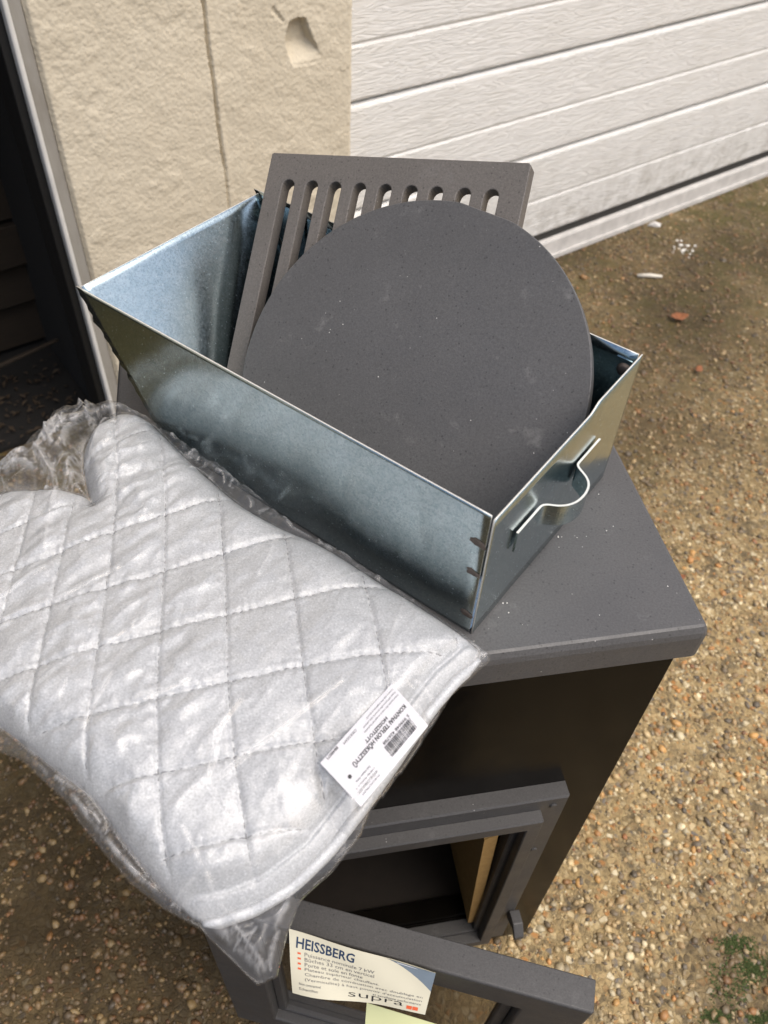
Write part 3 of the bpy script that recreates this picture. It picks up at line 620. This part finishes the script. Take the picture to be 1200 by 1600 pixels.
def mitt_top(u, v, d):
    dd = np.clip(d, 0, None); body = .0185*np.sqrt(np.clip(1-(1-np.clip(dd/.032, 0, 1))**2, 0, 1))
    bi, bj = basis(u, v) @ cI, basis(u, v) @ cJ
    wob = .035*fbm(u, v, .03, 71, 2); bi = bi+wob*.6; bj = bj+.02*fbm(u, v, .03, 75, 2)
    fi, fj = np.abs(bi-np.round(bi)), np.abs(bj-np.round(bj))
    th = np.exp(-((u-thumb_c[0])**2+(v-thumb_c[1])**2)/.045**2)            # the thumb is hardly quilted across
    puff = np.clip(fi*2, 0, 1)**.42*(np.clip(fj*2, 0, 1)**.42*(1-.75*th)+.75*th)
    cell = (np.floor(bi).astype(np.int64)*7+np.floor(bj).astype(np.int64)*13)
    amp = .0034*(1+.28*np.sin(cell*2.3))
    st_i = np.sin(bj*2*math.pi*9)*np.exp(-(fi/.022)**2); st_j = np.sin(bi*2*math.pi*9)*np.exp(-(fj/.022)**2)*(1-th)
    groove = -.0014*(np.exp(-(fi/.030)**2)+np.exp(-(fj/.030)**2)*(1-th))
    # puckers that run out from the seams and crumple folds
    puck = .0003*np.sin(bj*2*math.pi*5+9*fbm(u, v, .02, 81))*np.exp(-(fi/.14)**2)+.0003*np.sin(bi*2*math.pi*5+9*fbm(u, v, .02, 83))*np.exp(-(fj/.14)**2)
    left = sst((-.30-u)/.10)
    wr = np.abs(fbm(u*.8+v*.6, (v*.8-u*.6)*2.6, .045, 85, 3)); fold = (.0006+.0034*left+.0042*th)*(.32-wr)*1.3
    fold += (.0003+.0011*left)*fbm(u*.5-v*.86, (u*.86+v*.5)*2.2, .020, 88, 2)
    fine = .00030*fbm(u, v, .006, 91, 2)+.0011*(.22-np.abs(fbm(u*.7+v*.7, (v*.7-u*.7)*2.4, .028, 93, 3)))*sst(dd/.02)
    edge = sst(dd/.012)
    cf = line_dist(u, v, cuff); hem = -.0022*np.exp(-((cf-.0115)/.0016)**2)-.0009*np.exp(-((cf-.0150)/.0010)**2)
    flat = sst((cf-.010)/.012)*.75+.25
    return zbase(u, v)+.016+body*(.55+.45*flat)+edge*flat*(amp*puff+groove+.00012*(st_i+st_j)+puck+fold)+hem*edge+fine
def mitt_bot(u, v, d): return zbase(u, v)+.0018+.0135*(1-sst(np.clip(d, 0, None)/.03))
def cloth(P, step, top_fn, bot_fn, name, mat, origin, crease=False):
    u0, v0 = P.min(0)-2*step; u1, v1 = P.max(0)+2*step
    us = np.arange(u0, u1, step); vs = np.arange(v0, v1, step); U, Vv = np.meshgrid(us, vs, indexing='ij')
    d, nx, ny = poly_sdf(U, Vv, P); quad = grid_faces(len(us), len(vs)); ins = (d > 0).ravel()
    quad = quad[ins[quad].any(1)]
    out = d < 0; U = np.where(out, nx, U); Vv = np.where(out, ny, Vv); d = np.where(out, 0, d)
    snap = (d > 0) & (d < .22*step); U = np.where(snap, nx, U); Vv = np.where(snap, ny, Vv); d = np.where(snap, 0, d)
    zt = top_fn(U, Vv, d); zb_ = bot_fn(U, Vv, d); b0 = d <= 0
    if True: zm = .5*(zt+zb_); zt = np.where(b0, zm, zt); zb_ = np.where(b0, zm, zb_)
    used = np.zeros(U.size, bool); used[quad.ravel()] = True; idx = -np.ones(U.size, np.int64); idx[used] = np.arange(used.sum()); q = idx[quad]; n = used.sum()
    def W(z):
        o = SC[None]+sU[None]*U.ravel()[used][:, None]+sV[None]*Vv.ravel()[used][:, None]; o[:, 2] = z.ravel()[used]; return o
    rim_ = b0.ravel()[used]; lower = np.where(rim_, np.arange(n), np.arange(n)+n)
    Vall = np.r_[W(zt), W(zb_)]; ql = lower[q[:, ::-1]]
    o = obj(name, Vall, np.r_[q, ql], mat, None, smooth=True, origin=origin)
    if crease:                                   # polythene goes white where it is sharply folded
        vals = []
        for z in (zt, zb_):
            w = z-zbase(U, Vv); lap = np.abs(4*w-np.roll(w, 1, 0)-np.roll(w, -1, 0)-np.roll(w, 1, 1)-np.roll(w, -1, 1))/step; lap = np.where(d < 2.5*step, .0, lap); vals.append(np.clip((lap.ravel()[used]-.35)/1.1, 0, 1))
        a = o.data.attributes.new('crease', 'FLOAT', 'POINT'); a.data.foreach_set('value', np.concatenate(vals).astype(np.float32))
    return o
k = N('silver_quilt')
fz = k.noise(750, 3, .75); sil = k.ramp(k.noise(22, 3), [(.3, (.43, .44, .45)), (.7, (.50, .51, .52))])
sil = k.mix(k.ramp(fz, [(.36, .85), (.5, 0)]), sil, (.345, .355, .36)); sil = k.mix(k.ramp(fz, [(.56, 0), (.70, .8)]), sil, (.68, .69, .70))
M['silver'] = k.set(sil, k.ramp(k.noise(70, 3), [(.3, .43), (.7, .56)]), .20, k.bump(fz, .2, .0006), .3)
mo = ST(-.36, .05, TOP)
mitt = cloth(MPs, .00125, mitt_top, mitt_bot, 'oven_mitt', M['silver'], mo); tag(mitt, 'quilted silver oven mitt in a clear bag hanging over the stove front', 'oven mitt')
cs = cuff.copy()
for _ in range(3):
    mid = (cs[1:]+cs[:-1])/2; c2 = np.empty((len(cs)+len(mid), 2)); c2[0::2] = cs; c2[1::2] = mid; s2 = c2.copy(); s2[1:-1] = .25*c2[:-2]+.5*c2[1:-1]+.25*c2[2:]; cs = s2
pth = [ST(u, v, float(zbase(np.array(u), np.array(v)))+.0175+.0006*math.sin(i*.9)) for i, (u, v) in enumerate(cs)]
rad = [.0042*(.45+.55*min(1, min(i, len(cs)-1-i)/4)) for i in range(len(cs))]
LOC[mitt] = np.array(mo); obj('cuff_binding', *tube(pth, rad, 10), M['silver'], mitt, smooth=True)
# quilting thread, dash by dash along the two families of seams
def grid_ij(u, v):
    b_ = basis(u, v); return b_ @ cI+.6*.035*fbm(u, v, .03, 71, 2), b_ @ cJ+.02*fbm(u, v, .03, 75, 2)
LA = np.linalg.lstsq(np.c_[KK, np.ones(len(KK))], QQ, rcond=None)[0]
def inv_ij(i_, j_):
    q = np.c_[i_, j_, np.ones_like(i_)] @ LA; u, v = q[:, 0], q[:, 1]
    for _ in range(12):
        a, b = grid_ij(u, v); a1, b1 = grid_ij(u+1e-4, v); a2, b2 = grid_ij(u, v+1e-4)
        A, B_, C_, D_ = (a1-a)/1e-4, (a2-a)/1e-4, (b1-b)/1e-4, (b2-b)/1e-4; det = A*D_-B_*C_; det = np.where(np.abs(det) < 50, 50, det)
        ru, rv = i_-a, j_-b; du, dv = (D_*ru-B_*rv)/det, (A*rv-C_*ru)/det; u = u+np.clip(du, -.02, .02)*.8; v = v+np.clip(dv, -.02, .02)*.8
    a, b = grid_ij(u, v); return u, v, np.hypot(a-i_, b-j_) < .02
V = []; Fc = []
for fam in (0, 1):
    for kq in range(-4, 9):
        t = np.arange(-3, 8, .012); fixed = np.full_like(t, float(kq)); u, v, ok = inv_ij(fixed, t) if fam == 0 else inv_ij(t, fixed)
        if fam == 1: ok &= np.hypot(u-thumb_c[0], v-thumb_c[1]) > .042
        d_m, _, _ = poly_sdf(u, v, MPs); ok &= (d_m > .007) & (line_dist(u, v, cuff) > .014)
        z = mitt_top(u, v, np.clip(d_m, 0, None))+.00015; acc = 0; start = None; gap = 0
        for q in range(1, len(t)):
            if not (ok[q] and ok[q-1]): start = None; acc = 0; continue
            seg_ = math.hypot(u[q]-u[q-1], v[q]-v[q-1]); acc += seg_
            if seg_ > .004: start = None; continue
            if start is None:
                if acc > .0014: start = q; acc = 0
            elif acc > .0033:
                a, b = ST(u[start], v[start], z[start]), ST(u[q], v[q], z[q]); m_ = ST(u[(start+q)//2], v[(start+q)//2], z[(start+q)//2]+.0003); tv, tf = tube([a-A3(0, 0, .0003), m_, b-A3(0, 0, .0003)], .0006, 5); k0 = len(V); V += tv; Fc += [tuple(x+k0 for x in f) for f in tf]; start = None; acc = 0
M['thread'] = plain('grey_thread', (.25, .255, .26), .7, 0, .1, 200)
th_ = obj('stitching', V, Fc, M['thread'], mitt, smooth=True); th_['kind'] = 'stuff'; print('stitch faces', len(Fc))

# ------------------------------------------------------------------ paper tag
tagz = [None]
def msdf(u, v): return poly_sdf(np.atleast_1d(u), np.atleast_1d(v), MPs)[0]
tpx = [(612, 1068), (500, 1193), (564, 1260), (669, 1134)]      # O, X end, XY, Y end
tc_uv = np.array(px_uv(580, 1160, .036)); tz = float(mitt_top(tc_uv[:1], tc_uv[1:], msdf(*tc_uv))[0])+.0045
tn_ = -.10*(sU)*1+.06*sV; tnn = A3(0, 0, 1)+sU*.10-sV*.10; tnn = tnn/np.linalg.norm(tnn); tP0 = ST(tc_uv[0], tc_uv[1], tz)
_q = np.array([np.array(px_uv(x, y, .038)) for x, y in tpx]); _g = np.array([(_q[0]*(1-x)*(1-y)+_q[1]*x*(1-y)+_q[2]*x*y+_q[3]*(1-x)*y) for x in np.linspace(0, 1, 15) for y in np.linspace(0, 1, 15)])
_w = SC[None]+sU[None]*_g[:, :1]+sV[None]*_g[:, 1:]; _pl = tP0[2]-((_w[:, 0]-tP0[0])*tnn[0]+(_w[:, 1]-tP0[1])*tnn[1])/tnn[2]
_md = msdf(_g[:, 0], _g[:, 1]); _dz = np.where(_md > 0, mitt_top(_g[:, 0], _g[:, 1], _md)-_pl, -1); tP0 = tP0+A3(0, 0, float(_dz.max())+.0012)
TQ = [on_plane(x, y, tP0, tnn) for x, y in tpx]
def TG(x, y, w=.0003):
    P = TQ[0]*(1-x)*(1-y)+TQ[1]*x*(1-y)+TQ[2]*x*y+TQ[3]*(1-x)*y; return P+tnn*(w+.0006*math.sin(3.0*y+1.2*x))
print('tag size', np.linalg.norm(TQ[1]-TQ[0]), np.linalg.norm(TQ[3]-TQ[0]), 'mitt px->', MP.min(0), MP.max(0))
M['paper'] = plain('white_card', (.64, .635, .66), .6, 0, .03, 30)
card = empty('paper_tag', TG(.5, .5)); tag(card, 'white card tag with barcode at the mitt cuff', 'label')
aa = np.linspace(0, 1, 13); Va = [TG(x, y, 0) for x in aa for y in aa]; Vb = [TG(x, y, -.0004) for x in aa for y in aa]
gq = grid_faces(13, 13); obj('card', np.r_[np.array(Va), np.array(Vb)], np.r_[gq, gq[:, ::-1]+169], M['paper'], card, smooth=True)
text_mesh('lettering', 'KONYHAI TEFLON HŐKESZTYŰ', TG, .05, .80,   .415, .525, M['ink'], card, bold=.028)
text_mesh('lettering', 'HOSSZÍTOTT', TG, .265, .575, .318, .402, M['ink'], card, bold=.028)
for q, (t_x, x1, y0) in enumerate((('Fontos: használat előtt mossa ki, ne tegye nyílt láng közelébe', .52, .205), ('Anyaga: külső pamut teflon bevonattal, bélés: poliészter', .50, .135), ('Származási hely: Kína, forgalmazza az importőr', .42, .065))):
    text_mesh('small_print', t_x, TG, .03, x1, y0, y0+.042, M['ink'], card)
text_mesh('lettering', 'CIKKSZÁM', TG, .56, .73, .06, .115, M['ink'], card); text_mesh('lettering', '8848071', TG, .79, .93, .015, .07, M['ink'], card, bold=.01)
text_mesh('lettering', 'AVITAL-CHINA KFT.', TG, .67, .94, .80, .85, M['ink'], card, bold=.012); text_mesh('small_print', 'FORGALMAZÓ', TG, .68, .92, .88, .925, M['ink'], card)
text_mesh('small_print', '1108 Bp. Kozma u. 4.', TG, .67, .93, .735, .775, M['ink'], card); text_mesh('small_print', 'Származás: Kína', TG, .69, .88, .665, .70, M['ink'], card)
text_mesh('lettering', '5 999048 426788', TG, .085, .46, .585, .64, M['ink'], card, bold=.008)
rs = []; x = .10
while x < .475:
    w = random.choice((.0035, .0035, .007, .0105)); rs.append((x, x+w, .655, .875)); x += w+random.choice((.0035, .007, .0045))
flat_rects('barcode', rs, TG, M['ink'], card)
ho = [(.892+.018*math.cos(t), .537+.036*math.sin(t)) for t in np.linspace(0, 6.283, 17)[:-1]]
obj('punched_hole', [TG(x, y, .0004) for x, y in ho], [tuple(range(16))], M['ink'], card)

# ------------------------------------------------------------------ clear bag round the mitt
bp = [(258, 671), (234, 652), (195, 637), (165, 628), (130, 617), (123, 610), (113, 622), (93, 622), (82, 628), (69, 652), (56, 687), (32, 713), (0, 737), (-60, 752), (-140, 790), (-225, 860), (-250, 960), (-215, 1060), (-120, 1130), (-30, 1160), (30, 1185), (100, 1250), (120, 1281), (165, 1336), (200, 1376), (255, 1420), (315, 1455), (355, 1492), (400, 1533), (431, 1519), (448, 1455), (470, 1405), (520, 1360), (566, 1302), (582, 1266), (607, 1236), (640, 1190), (668, 1148), (705, 1088), (768, 1030), (765, 1022), (702, 975), (650, 938), (597, 902), (540, 864), (470, 828), (420, 777), (390, 759), (330, 714), (283, 684)]
BP = np.array([px_uv(x, y, .015) for x, y in bp])
puff_c = [(np.array(px_uv(95, 690, .03)), .05, .020), (np.array(px_uv(30, 740, .03)), .035, .012), (np.array(px_uv(395, 1490, .0)), .04, .004)]
TGuv = np.array([uv_of(P) for P in TQ]); tp = np.array([TQ[0], TQ[1], TQ[2]])
def tag_plane(u, v):
    x = SC[0]+sU[0]*u+sV[0]*v; y = SC[1]+sU[1]*u+sV[1]*v; return tP0[2]-((x-tP0[0])*tnn[0]+(y-tP0[1])*tnn[1])/tnn[2]
_sg = np.random.default_rng(5)
SEGS = []
for _ in range(46):
    c_ = BP.min(0)+(BP.max(0)-BP.min(0))*_sg.random(2); a_2 = _sg.uniform(.3, 1.5) if _sg.random() < .7 else _sg.uniform(0, 3.14); L_ = _sg.uniform(.015, .06); dd_ = np.array([math.cos(a_2), math.sin(a_2)])*L_; bend = np.array([-dd_[1], dd_[0]])*_sg.uniform(-.25, .25)
    SEGS.append((np.array([c_-dd_, c_+bend, c_+dd_]), _sg.uniform(.0009, .0022), _sg.uniform(.0010, .0020)))
for _ in range(400):
    c_ = BP.min(0)+(BP.max(0)-BP.min(0))*_sg.random(2)
    if poly_sdf(c_[:1], c_[1:], MPs)[0][0] > -.004 or poly_sdf(c_[:1], c_[1:], BP)[0][0] < .001: continue
    a_2 = _sg.uniform(0, 3.14); L_ = _sg.uniform(.006, .022); dd_ = np.array([math.cos(a_2), math.sin(a_2)])*L_; bend = np.array([-dd_[1], dd_[0]])*_sg.uniform(-.35, .35)
    SEGS.append((np.array([c_-dd_, c_+bend, c_+dd_]), _sg.uniform(.0016, .0042), _sg.uniform(.0011, .0022)))
def creases(u, v):
    o = 0
    o = np.zeros(np.shape(u))
    for P_, h_, w_ in SEGS:
        lo, hi = P_.min(0)-3*w_, P_.max(0)+3*w_; m_ = (u > lo[0]) & (u < hi[0]) & (v > lo[1]) & (v < hi[1])
        if m_.any(): o[m_] += h_*np.exp(-(line_dist(u[m_], v[m_], P_)/w_)**2)
    return o
def film(u, v, d, top):
    dm, _, _ = poly_sdf(u, v, MPs); outside = sst(-dm/.010); inside = dm > 0
    cr = voronoi_facets((u*.8+v*.6)*.38, v*.8-u*.6, .020, 3)*.009+voronoi_facets((u*.5+v*.86)*.45, v*.5-u*.86, .011, 7)*.0042+voronoi_facets(u, v, .0065, 9)*.0011-.004
    ridge = np.abs(fbm(u*.6+v*.8, (v*.6-u*.8)*.25, .022, 95, 3))
    if top:
        mt = mitt_top(u, v, np.clip(dm, 0, None))
        # the film bridges the hollows of the quilting
        sm_ = zbase(u, v)+.016+.0185*np.sqrt(np.clip(1-(1-np.clip(np.clip(dm, 0, None)/.032, 0, 1))**2, 0, 1))+.0030*sst(dm/.012)
        z = np.maximum(mt+.0006, sm_)+.0006+(1-outside)*(.0014*np.clip(cr/.008+1.1, 0, 2)*sst((vnoise(u, v, .05, 99)+.30)/.3)+.0009*(.3-ridge)+creases(u, v))
        dt, _, _ = poly_sdf(u, v, TGuv); tp_ = tag_plane(u, v)+.0016; wt = sst((dt+.012)/.010); z = np.where(dt > -.012, np.maximum(z, tp_*wt+z*(1-wt)), z)
        zo = zbase(u, v)+.016-.011*sst(-dm/.035)+(cr+.008)*1.15*sst(d/.006)+creases(u, v)*1.5*sst(d/.006)+.004*(.3-ridge)*sst(d/.006)
        for c, s_, h_ in puff_c: zo = zo+h_*np.exp(-((u-c[0])**2+(v-c[1])**2)/s_**2)*sst(d/.012)
        return z*(1-outside)+zo*outside
    zb_ = mitt_bot(u, v, np.clip(dm, 0, None))-.0012; zo = zbase(u, v)+.010-.0075*sst(-dm/.035)+.0022*(cr/.008+.9)*sst(d/.006)
    z = zb_*(1-outside)+zo*outside
    return np.where((u > -.416) & (v > .002), np.maximum(z, TOP+.0004), z)
k = N('clear_film')
tr = k.n('ShaderNodeBsdfTransparent'); tr.inputs[0].default_value = (.965, .965, .965, 1); gl_ = k.n('ShaderNodeBsdfGlossy'); gl_.inputs['Roughness'].default_value = .06; df = k.n('ShaderNodeBsdfDiffuse'); df.inputs[0].default_value = (.8, .8, .8, 1)
m1 = k.n('ShaderNodeMixShader'); k.lk(schlick(k, .7), m1.inputs[0]); k.lk(tr.outputs[0], m1.inputs[1]); k.lk(gl_.outputs[0], m1.inputs[2])
m2 = k.n('ShaderNodeMixShader'); ca = k.n('ShaderNodeAttribute'); ca.attribute_name = 'crease'; k.lk(k.math('ADD', k.math('MULTIPLY', ca.outputs['Fac'], .22), .028), m2.inputs[0]); k.lk(m1.outputs[0], m2.inputs[1]); k.lk(df.outputs[0], m2.inputs[2]); k.lk(m2.outputs[0], k.out.inputs[0]); M['film'] = k.m
bag = cloth(BP, .0013, lambda u, v, d: film(u, v, d, True), lambda u, v, d: film(u, v, d, False), 'plastic_bag', M['film'], ST(-.36, .05, TOP), True)
tag(bag, 'crumpled clear plastic bag wrapped around the silver mitt', 'bag')

# ------------------------------------------------------------------ leaflets on the stove door glass
M['leaf_paper'] = plain('cream_leaflet', (.56, .53, .41), .5, 0, .06, 20); M['leaf_grey'] = plain('blue_grey_print', (.16, .20, .24), .5); M['leaf_green'] = plain('pale_green_leaflet', (.58, .60, .33), .5, 0, .06, 20)
tl = math.radians(50); lN = math.cos(tl)*dN+math.sin(tl)*A3(0, 0, 1)
lP0 = on_plane(453, 1455, DR(0, .0285, 0), dN)
LQ = [on_plane(x, y, lP0, lN) for x, y in ((458, 1549), (664, 1586), (681, 1520), (451, 1452))]    # BL BR TR TL
print('leaflet', np.linalg.norm(LQ[2]-LQ[3]), np.linalg.norm(LQ[1]-LQ[2]), lP0[2])
def LF(x, y, w=.0002):
    P = LQ[0]*(1-x)*(1-y)+LQ[1]*x*(1-y)+LQ[2]*x*y+LQ[3]*(1-x)*y; return P+lN*(w+.0030*math.sin(5.2*x+.8)*(1-y)+.0012*math.sin(9*x+4*y))
lf = empty('product_leaflet', LF(.5, .5)); tag(lf, 'cream leaflet headed HEISSBERG hanging on the stove door glass', 'leaflet')
aa = np.linspace(0, 1, 15); Va = [LF(x, y, 0) for x in aa for y in aa]; Vb = [LF(x, y, -.0003) for x in aa for y in aa]; gq = grid_faces(15, 15)
obj('sheet', np.r_[np.array(Va), np.array(Vb)], np.r_[gq, gq[:, ::-1]+225], M['leaf_paper'], lf, smooth=True)
text_mesh('heading', 'HEISSBERG', LF, .045, .46, .735, .915, M['ink_blue'], lf, shear=.12, bold=.02)
lines = ['Puissance nominale 7 kW', 'Bûches 33 cm en vertical', 'Porte et sole en fonte', 'Plateau supérieur chauffant.', 'Chambre de combustion avec doublage en', '(Vermiculite) à haut pouvoir d\'accumulation', 'et excellente performance']
ext = [.60, .60, .52, .64, .955, .955, .955]
for q, tx in enumerate(lines):
    y0 = .63-.078*q; x0 = .105 if q < 6 else .60
    text_mesh('small_print', tx, LF, x0, ext[q], y0-.012*q*0, y0+.06, M['ink_grey'], lf)
flat_rects('bullet', [(.055, .078, .645-.078*q, .675-.078*q) for q in range(4)], LF, M['ink_orange'], lf)
text_mesh('logo_lettering', 'supra', LF, .42, .83, .045, .165, M['ink'], lf, bold=-.008); flat_rects('logo_block', [(.855, .895, .05, .125), (.90, .94, .05, .125)], LF, M['ink_orange'], lf)
text_mesh('small_print', 'Non contractuel', LF, .06, .22, .17, .21, M['ink_grey'], lf); text_mesh('small_print', 'Echantillon', LF, .06, .20, .09, .13, M['ink_grey'], lf)
arc = [(.64+.36*t, .998-.47*t**1.7) for t in np.linspace(0, 1, 14)]
obj('corner_print', [LF(x, y, .00015) for x, y in arc]+[LF(1, .998, .00015)], [tuple(range(15))], M['leaf_grey'], lf)
flat_rects('highlight_bar', [(.74, .93, .955, .975)], lambda x, y: LF(x, y, .0004), M['paper'], lf)
GQ = [on_plane(x, y, lP0-A3(0, 0, .055)+dN*.004, lN) for x, y in ((566, 1660), (745, 1690), (700, 1606), (573, 1567))]
gl2 = obj('green_leaflet', np.r_[np.array(GQ), np.array(GQ)-lN*.0004], [(0, 1, 2, 3), (7, 6, 5, 4)], M['leaf_green']); tag(gl2, 'pale green leaflet below the cream one at the bottom edge', 'leaflet')

# ------------------------------------------------------------------ litter
M['leaf'] = plain('dry_orange_leaf', (.22, .080, .030), .7, 0, .7, 160); M['twig'] = plain('bleached_twig', (.62, .58, .50), .7, 0, .2, 80); M['plaster'] = plain('white_plaster', (.75, .73, .68), .8, 0, .15, 90)
def gpx(x, y): 
    P = on_plane(x, y, A3(0, 0, 0), A3(0, 0, 1.)); P[2] = float(gheight(np.array(P[0]), np.array(P[1]))); return P
def leaf(x, y, L, ang, label, mat='leaf'):
    c = gpx(x, y); d = A3(math.cos(ang), math.sin(ang), 0); e = A3(-math.sin(ang), math.cos(ang), 0); V = []; n = 9
    for i in range(n):
        t = i/(n-1); w = L*.34*math.sin(math.pi*min(t*.95+.03, 1))**.8*(1+.15*random.uniform(-1, 1)); zc = .006+L*.22*(t-.5)**2*4
        for s_ in (-1, 0, 1): V.append(c+d*(L*(t-.5))+e*(w*s_)+A3(0, 0, zc+(L*.16 if s_ else 0)*math.sin(math.pi*t)))
    Fc = [(3*i+j, 3*i+j+1, 3*i+j+4, 3*i+j+3) for i in range(n-1) for j in (0, 1)]
    o = obj('fallen_leaf', V, Fc, M[mat], smooth=True); m = o.modifiers.new('solid', 'SOLIDIFY'); m.thickness = .0006; tag(o, label, 'leaf', 'dry leaves on the drive')
leaf(1060, 499, .048, .25, 'long orange dry leaf on the dirty ground below the white twig'); leaf(1091, 580, .027, 1.1, 'small orange dry leaf to the right of the ash pan corner')
leaf(1064, 905, .016, .5, 'tiny dull dry leaf on the drive near the right edge')
a, b = gpx(996, 431), gpx(1034, 433); tw = obj('twig', *tube([a+A3(0, 0, .006), (a+b)/2+A3(0, 0, .008), b+A3(0, 0, .006)], [.005, .006, .004], 7), M['twig'], smooth=True); tag(tw, 'short bleached twig on the ground near the garage door', 'twig')
V = []; Fc = []
for i in range(26):
    c = gpx(1068+random.gauss(0, 9), 385+random.gauss(0, 7)); r = random.uniform(.002, .0065); k0 = len(V); V += [c+A3(*q)*r*A3(1, 1, .5) for q in ICO_V]; Fc += [tuple(int(w)+k0 for w in f) for f in ICO_F]
pl_ = obj('plaster_crumbs', V, Fc, M['plaster'], smooth=True); tag(pl_, 'scatter of white plaster crumbs near the garage door', 'crumbs', kind='stuff')
c = gpx(1022, 352); ch = obj('plaster_chip', [c+A3(*q)*A3(.022, .012, .008)+A3(0, 0, .004) for q in ICO_V*(1+.25*rng.uniform(-1, 1, (12, 1)))], [tuple(int(w) for w in f) for f in ICO_F], M['seal']); tag(ch, 'pale flat chip lying by the garage door rail', 'chip')
V = []; Fc = []
for (x, y, n, s_) in ((770, 946, 9, 9), (850, 838, 9, 26), (872, 836, 4, 8), (800, 968, 3, 12), (925, 800, 4, 40), (1000, 900, 4, 60)):
    for i in range(n):
        P = on_plane(x+random.gauss(0, s_), y+random.gauss(0, s_*.5), A3(0, 0, TOP), A3(0, 0, 1.)); r = random.uniform(.0002, .0007); u, v = uv_of(P)
        if u > -.006 or v < .006 or ((P-BC) @ bL > -.003): continue
        k0 = len(V); V += [P+A3(*q)*r*A3(1, 1, .6)+A3(0, 0, r*.3) for q in ICO_V]; Fc += [tuple(int(w)+k0 for w in f) for f in ICO_F]
cr_ = obj('dust_crumbs', V, Fc, M['plaster'], smooth=True); tag(cr_, 'tiny white crumbs on the stove top beside the ash pan', 'crumbs', kind='stuff')
# moss cushions in the drive
M['moss'] = plain('moss_green', (.060, .085, .020), .8, 0, .7, 260)
V = []; Fc = []
for (x, y, sx, sy, n) in ((1150, 1475, 20, 9, 420), (1180, 1512, 18, 12, 420), (1120, 1588, 20, 7, 300), (1188, 1590, 14, 8, 300), (1145, 1530, 34, 30, 260)):
    for i in range(n):
        c = gpx(x+random.gauss(0, sx*.6), y+random.gauss(0, sy*.7)); 
        for q in range(3):
            a = random.uniform(0, 6.28); L = random.uniform(.0008, .0024); d = A3(math.cos(a), math.sin(a), 0); e = A3(-d[1], d[0], 0); hh = random.uniform(.0003, .0022)
            k0 = len(V); V += [c+e*.0009, c-e*.0009, c+d*L-e*.0006+A3(0, 0, hh), c+d*L+e*.0006+A3(0, 0, hh)]; Fc.append((k0, k0+1, k0+2, k0+3))
ms_ = obj('moss', V, Fc, M['moss']); tag(ms_, 'green moss cushions growing in the drive at lower right', 'moss', kind='stuff')
